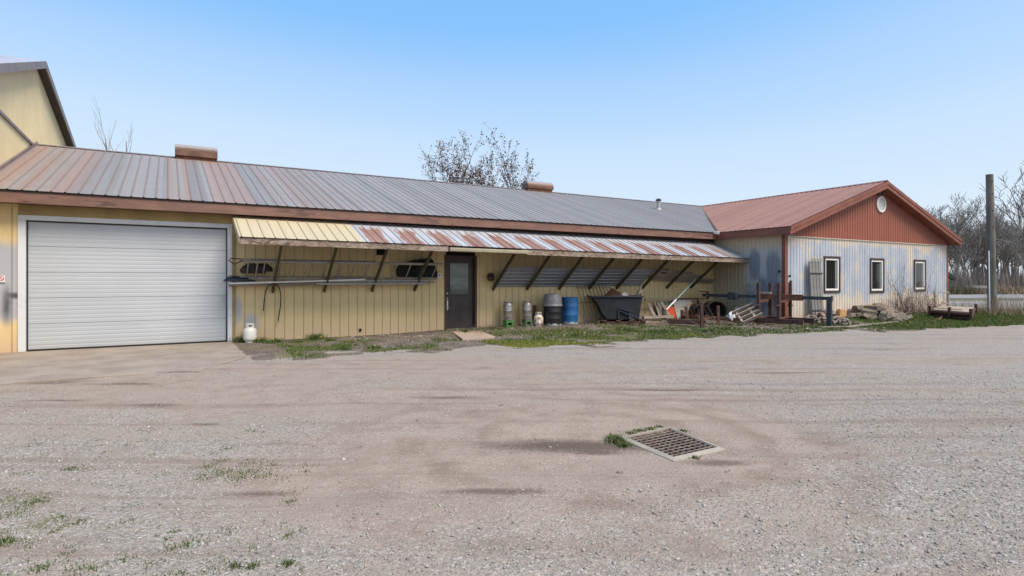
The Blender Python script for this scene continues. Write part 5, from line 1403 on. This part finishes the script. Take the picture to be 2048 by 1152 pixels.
# tufts with longer leaves at the wall foot and by the drain
cl = []
def tuft(px, py, n, s, h, y=None):
    c = PG(px, py) if y is None else atw(px, y)
    cl.append((c.x, c.y, n, s, h))
for a in ((478, 684, 260, .14, .16), (520, 684, 240, .16, .13), (540, 686, 120, .12, .1), (553, 684, 120, .12, .12), (632, 679, 320, .2, .15), (660, 682, 90, .12, .08), (732, 670, 70, .06, .12), (595, 684, 90, .15, .08), (700, 690, 110, .2, .06), (748, 696, 160, .15, .09), (690, 698, 140, .18, .08), (1232, 883, 260, .08, .07), (1226, 876, 90, .05, .05), (1247, 892, 130, .06, .05), (1262, 866, 110, .06, .022), (1280, 861, 120, .06, .02), (1300, 857, 110, .06, .018), (1318, 853, 70, .05, .015), (1365, 862, 80, .06, .02), (1390, 915, 60, .04, .03), (140, 938, 60, .06, .02), (66, 1005, 110, .08, .022), (20, 1030, 90, .12, .018), (370, 1085, 60, .08, .018), (340, 1095, 50, .07, .018), (85, 1133, 60, .06, .02), (470, 1132, 60, .03, .03), (505, 1133, 60, .03, .03), (573, 1128, 80, .04, .03), (10, 1085, 90, .08, .03), (1150, 671, 150, .15, .1), (1260, 662, 200, .25, .12), (1310, 664, 200, .3, .12), (1080, 678, 120, .2, .08), (1420, 664, 240, .35, .12), (1450, 660, 200, .3, .12), (930, 668, 60, .1, .1), (995, 663, 120, .25, .08)): tuft(*a)
for _ in range(90):
    a_, b_ = rng.uniform(-20, 620), 1152-rng.random()**1.5*300
    tuft(a_, b_, rng.randint(8, 34), rng.uniform(.03, .10), rng.uniform(.008, .022))
for _ in range(40): tuft(rng.uniform(390, 550), 940+rng.uniform(-22, 22)-(0), rng.randint(20, 50), .08, .010)
cs = []; 
for (a, b, n, s, h) in cl:
    q = nr.normal(0, s*.5, (n, 2)); cs.append(np.concatenate([np.array([[a, b]])+q, np.full((n, 1), h)], 1))
cs = np.concatenate(cs); cs = cs[cs[:, 1] < Y0-.03]; out_ = ~inside(inner(1.0), cs[:, 0], cs[:, 1]); cs = cs[out_]
h = cs[:, 2]*nr.uniform(.4, 1.15, len(cs)); a = nr.uniform(0, 6.28, len(cs)); C = np.stack([cs[:, 0], cs[:, 1], gz(cs[:, 0], cs[:, 1])], 1)
kf = SY*cs[:, 0]+CY*cs[:, 1]; le = nr.normal(0, .5, (len(cs), 2))*h[:, None]
tris('weeds', C, np.concatenate([le, h[:, None]], 1), np.stack([np.cos(a), np.sin(a), a*0], 1)*(.0015+.0006*kf)[:, None], isl('weed_leaf', [(0, (.03, .07, .014)), (.5, (.055, .11, .022)), (.78, (.10, .13, .035)), (.9, (.2, .17, .09)), (1, (.26, .22, .14))]), 'stuff', 'leafy green weeds at the wall foot and round the drain', 'weeds')
# dandelions
for i, (a, b) in enumerate(((505, 683), (518, 686), (597, 682), (642, 682), (566, 683), (545, 686), (1640, 652), (1820, 650))):
    p = pgz(a, b, 0); p.y = min(p.y, 15.2); m = MB(); m.tube([p, p+UP*.09], .003, 5)
    if i == 0: 
        t = thing('dandelion', p, 'yellow dandelion flower in the weeds along the wall', 'flower', 'dandelions in the weeds'); m.build('stem', M_green2, t); m = MB(); m.lathe([(.0, 0), (.022, .006), (.025, .014), (.0, .02)], p+UP*.09, 10); m.build('flower_head', M_yel, t); d0 = t
    else: o = copy_tree(d0); o.location = p
# gravel stones near the lens
def blobs(name, x, y, s, mat, label, cat, zoff=.15, flatten=(.45, .9)):
    n = len(x); base = np.array([[1, 0, 0], [-1, 0, 0], [0, 1, 0], [0, -1, 0], [0, 0, 1], [0, 0, -1.]])
    V = base[None]*nr.uniform(.65, 1.15, (n, 6, 1)); V[:, :, 2] *= nr.uniform(*flatten, (n, 1)); V += nr.normal(0, .12, (n, 6, 3))
    a = nr.uniform(0, 6.28, n); ca, sa = np.cos(a)[:, None], np.sin(a)[:, None]
    tl = nr.normal(0, .35, (n, 1)); X = V[:, :, 0]; Z = V[:, :, 2]+X*tl
    X2 = X*ca-V[:, :, 1]*.75*sa; Y2 = X*sa+V[:, :, 1]*.75*ca
    V = np.stack([X2, Y2, Z], -1)*s[:, None, None]; V += np.stack([x, y, gz(x, y)+s*zoff], -1)[:, None, :]
    fb = np.array([[0, 2, 4], [2, 1, 4], [1, 3, 4], [3, 0, 4], [2, 0, 5], [1, 2, 5], [3, 1, 5], [0, 3, 5]])
    F = (np.arange(n)[:, None, None]*6+fb[None]).reshape(-1, 3)
    o = np_mesh(name, V.reshape(-1, 3), F, mat, False); return tag(o, label, cat, None, 'stuff')
x, y = area_kr(230000, 2.5, 9.5, -60, 2110)
md, mg, ms = place_mask(x, y)
big = vnoise(x, y, .8, 21)*.6+vnoise(x, y, .25, 22)*.4
kf = SY*x+CY*y; pb = np.clip(1.1-md*1.15, .06, 1)*sstep(.25, .6, big+.2)*np.clip(1.25-kf/9, .15, 1)
ok = (nr.random(len(x)) < pb) & ~inside(inner(1.03), x, y) & ~((y > 11.5) & (x < 3)); x, y = x[ok], y[ok]
s = np.clip(nr.lognormal(-5.3, .5, len(x)), .0022, .02); blobs('loose_gravel', x, y, s, M_peb, 'loose pale gravel strewn over the yard', 'gravel')
# scattered bits in the strip along the walls
x = np.concatenate([nr.uniform(13, 20, 3600), nr.uniform(4, 13, 500), nr.uniform(19, 29, 700)]); y = np.concatenate([nr.uniform(9, 15.3, 3600), nr.uniform(12.5, 15.3, 500), nr.uniform(9.2, 12.3, 700)])
_, mg, ms = place_mask(x, y); ok = (ms > .6) & ~((x > XL) & (y > YG)); x, y = x[ok], y[ok]
blobs('stone_chips', x, y, nr.uniform(.012, .045, len(x)), isl('chip', [(0, (.2, .16, .13)), (.5, (.32, .28, .24)), (.9, (.42, .38, .33)), (1, (.58, .55, .5))]), 'pale stone and wood chips littering the strip before the walls', 'debris', .3, (.2, .5))
x = np.concatenate([nr.normal(14.6, 1.0, 900), nr.normal(17.0, 1.0, 1500), nr.normal(8.9, .7, 350)]); y = np.concatenate([nr.uniform(13.6, 15.2, 900), nr.uniform(11.0, 13.6, 1500), nr.uniform(14.9, 15.3, 350)])
ok = ~((x > XL-.1) & (y > YG-.1)); x, y = x[ok], y[ok]; a = nr.uniform(0, 6.28, len(x)); L_ = nr.uniform(.05, .22, len(x)); C = np.stack([x, y, gh(x, y)+nr.uniform(.01, .1, len(x))], 1)
tris('twig_litter', C, np.stack([np.cos(a)*L_, np.sin(a)*L_, nr.uniform(-.3, .5, len(x))*L_], 1), np.stack([-np.sin(a)*.006, np.cos(a)*.006, a*0+.003], 1), M_twigs, 'stuff', 'dead twigs and stalks lying along the wall', 'twigs')
# a few long dry stalks by the low stand
r_ = random.Random(9); m = MB()
for i in range(9):
    p = pgz(1400+i*5, 655, 0); q = p+CR*r_.uniform(-.5, -.1)+UP*r_.uniform(.4, .8)+CF*r_.uniform(-.1, .3); mid = p.lerp(q, .5)+CR*r_.uniform(-.12, .02)-UP*.08; m.tube([p, mid, q], [.01, .008, .004], 5)
one('dry_stalks', m, M_bramble, pgz(1420, 655, 0), 'clump of long dry stalks growing through the low rusty stand', 'dry plant')
# loose rocks on the yard
for i, (a, b, s, lab) in enumerate(((1003, 811, .035, 'pale lone rock on the dirt above the drain'), (1075, 880, .03, 'small rock on the dirt left of the drain'), (1100, 895, .022, 'flat chip of stone left of the drain, nearest it'), (1240, 945, .03, 'flat stone chip below the drain'), (72, 828, .03, 'small rock near the left edge of the yard'), (1865, 643, .09, 'pale rock in the grass before the deck stack'), (2005, 643, .09, 'pale rock in the grass right of the pole'))):
    m = stone_mesh(500+i, .3); m.v = [(v[0]*s, v[1]*s, v[2]*s) for v in m.v]; o = m.build('rock', M_stone, None, smooth=False, bevel=.1*s); p = PG(a, b); o.location = (p.x, p.y, float(gz(p.x, p.y))+s*.2); tag(o, lab, 'rock')

# ---- beyond the yard, behind the lens: what the panes mirror
t = thing('neighbour_shed', (44, -2, 0), 'dark gabled shed across the yard, mirrored in the first window', 'shed')
m = MB(); m.box(40, 54, -12, -3, 0, 3.2); m.prism([(40, -12, 3.2), (40, -3, 3.2), (40, -7.5, 6.2)], (14, 0, 0)); m.build('wall', M_red, t)
for sg_ in (1, -1):
    m = MB(); m.prism([(39.4, -7.5, 6.25), (39.4, -7.5-5.1*sg_, 2.9), (54.6, -7.5-5.1*sg_, 2.9), (54.6, -7.5, 6.25)], (0, 0, .12)); m.build('roof', M_soff, t)
for i, (x, y, s_) in enumerate(((60, -14, .8), (66, -4, .9), (75, -10, .9), (58, -26, .8), (48, -34, .8), (36, -38, .9), (70, -20, 1.0), (84, 0, 1.), (24, -40, .9), (10, -42, .8), (30, -36, .7), (80, -30, 1))):
    o = copy_tree(protos[i % 6]); o.location = (x, y, 0); o.scale = (s_*1.1, s_*1.1, s_*.85); o['label'] = 'bare tree across the yard behind the viewer'; o['group'] = 'bare trees across the yard'

c = PY(1904, 551, 13.2)
m = MB(); m.prism([PY(1896, 543, 13.2), PY(1904, 549, 13.2), PY(1914, 557, 13.2), PY(1911, 561, 13.2), PY(1899, 555, 13.2)], (0, .12, 0))
one('torn_tarp', m, M_tarp, c, 'scrap of black plastic sticking out past the far corner of the gabled building', 'plastic scrap')

xm = nr.uniform(6.5, 14.5, 160000); ym = nr.uniform(10.8, 14.6, 160000)
mm = vnoise(xm, ym, 1.1, 31)*.55+vnoise(xm, ym, .3, 32)*.45; dd_ = ym-edge_y(xm)
ok = (nr.random(len(xm)) < sstep(.42, .62, mm)*sstep(-1.3, .2, dd_+(mm-.5)*1.5)*(1-sstep(.9, 1.7, dd_))); xm, ym = xm[ok], ym[ok]
h = nr.uniform(.008, .03, len(xm)); a = nr.uniform(0, 6.28, len(xm)); C = np.stack([xm, ym, gz(xm, ym)], 1); le = nr.normal(0, .7, (len(xm), 2))*h[:, None]
tris('moss', C, np.concatenate([le, h[:, None]], 1), np.stack([np.cos(a), np.sin(a), a*0], 1)*.013, M_moss, 'stuff', 'low yellow-green moss between the door slab and the gravel', 'moss')
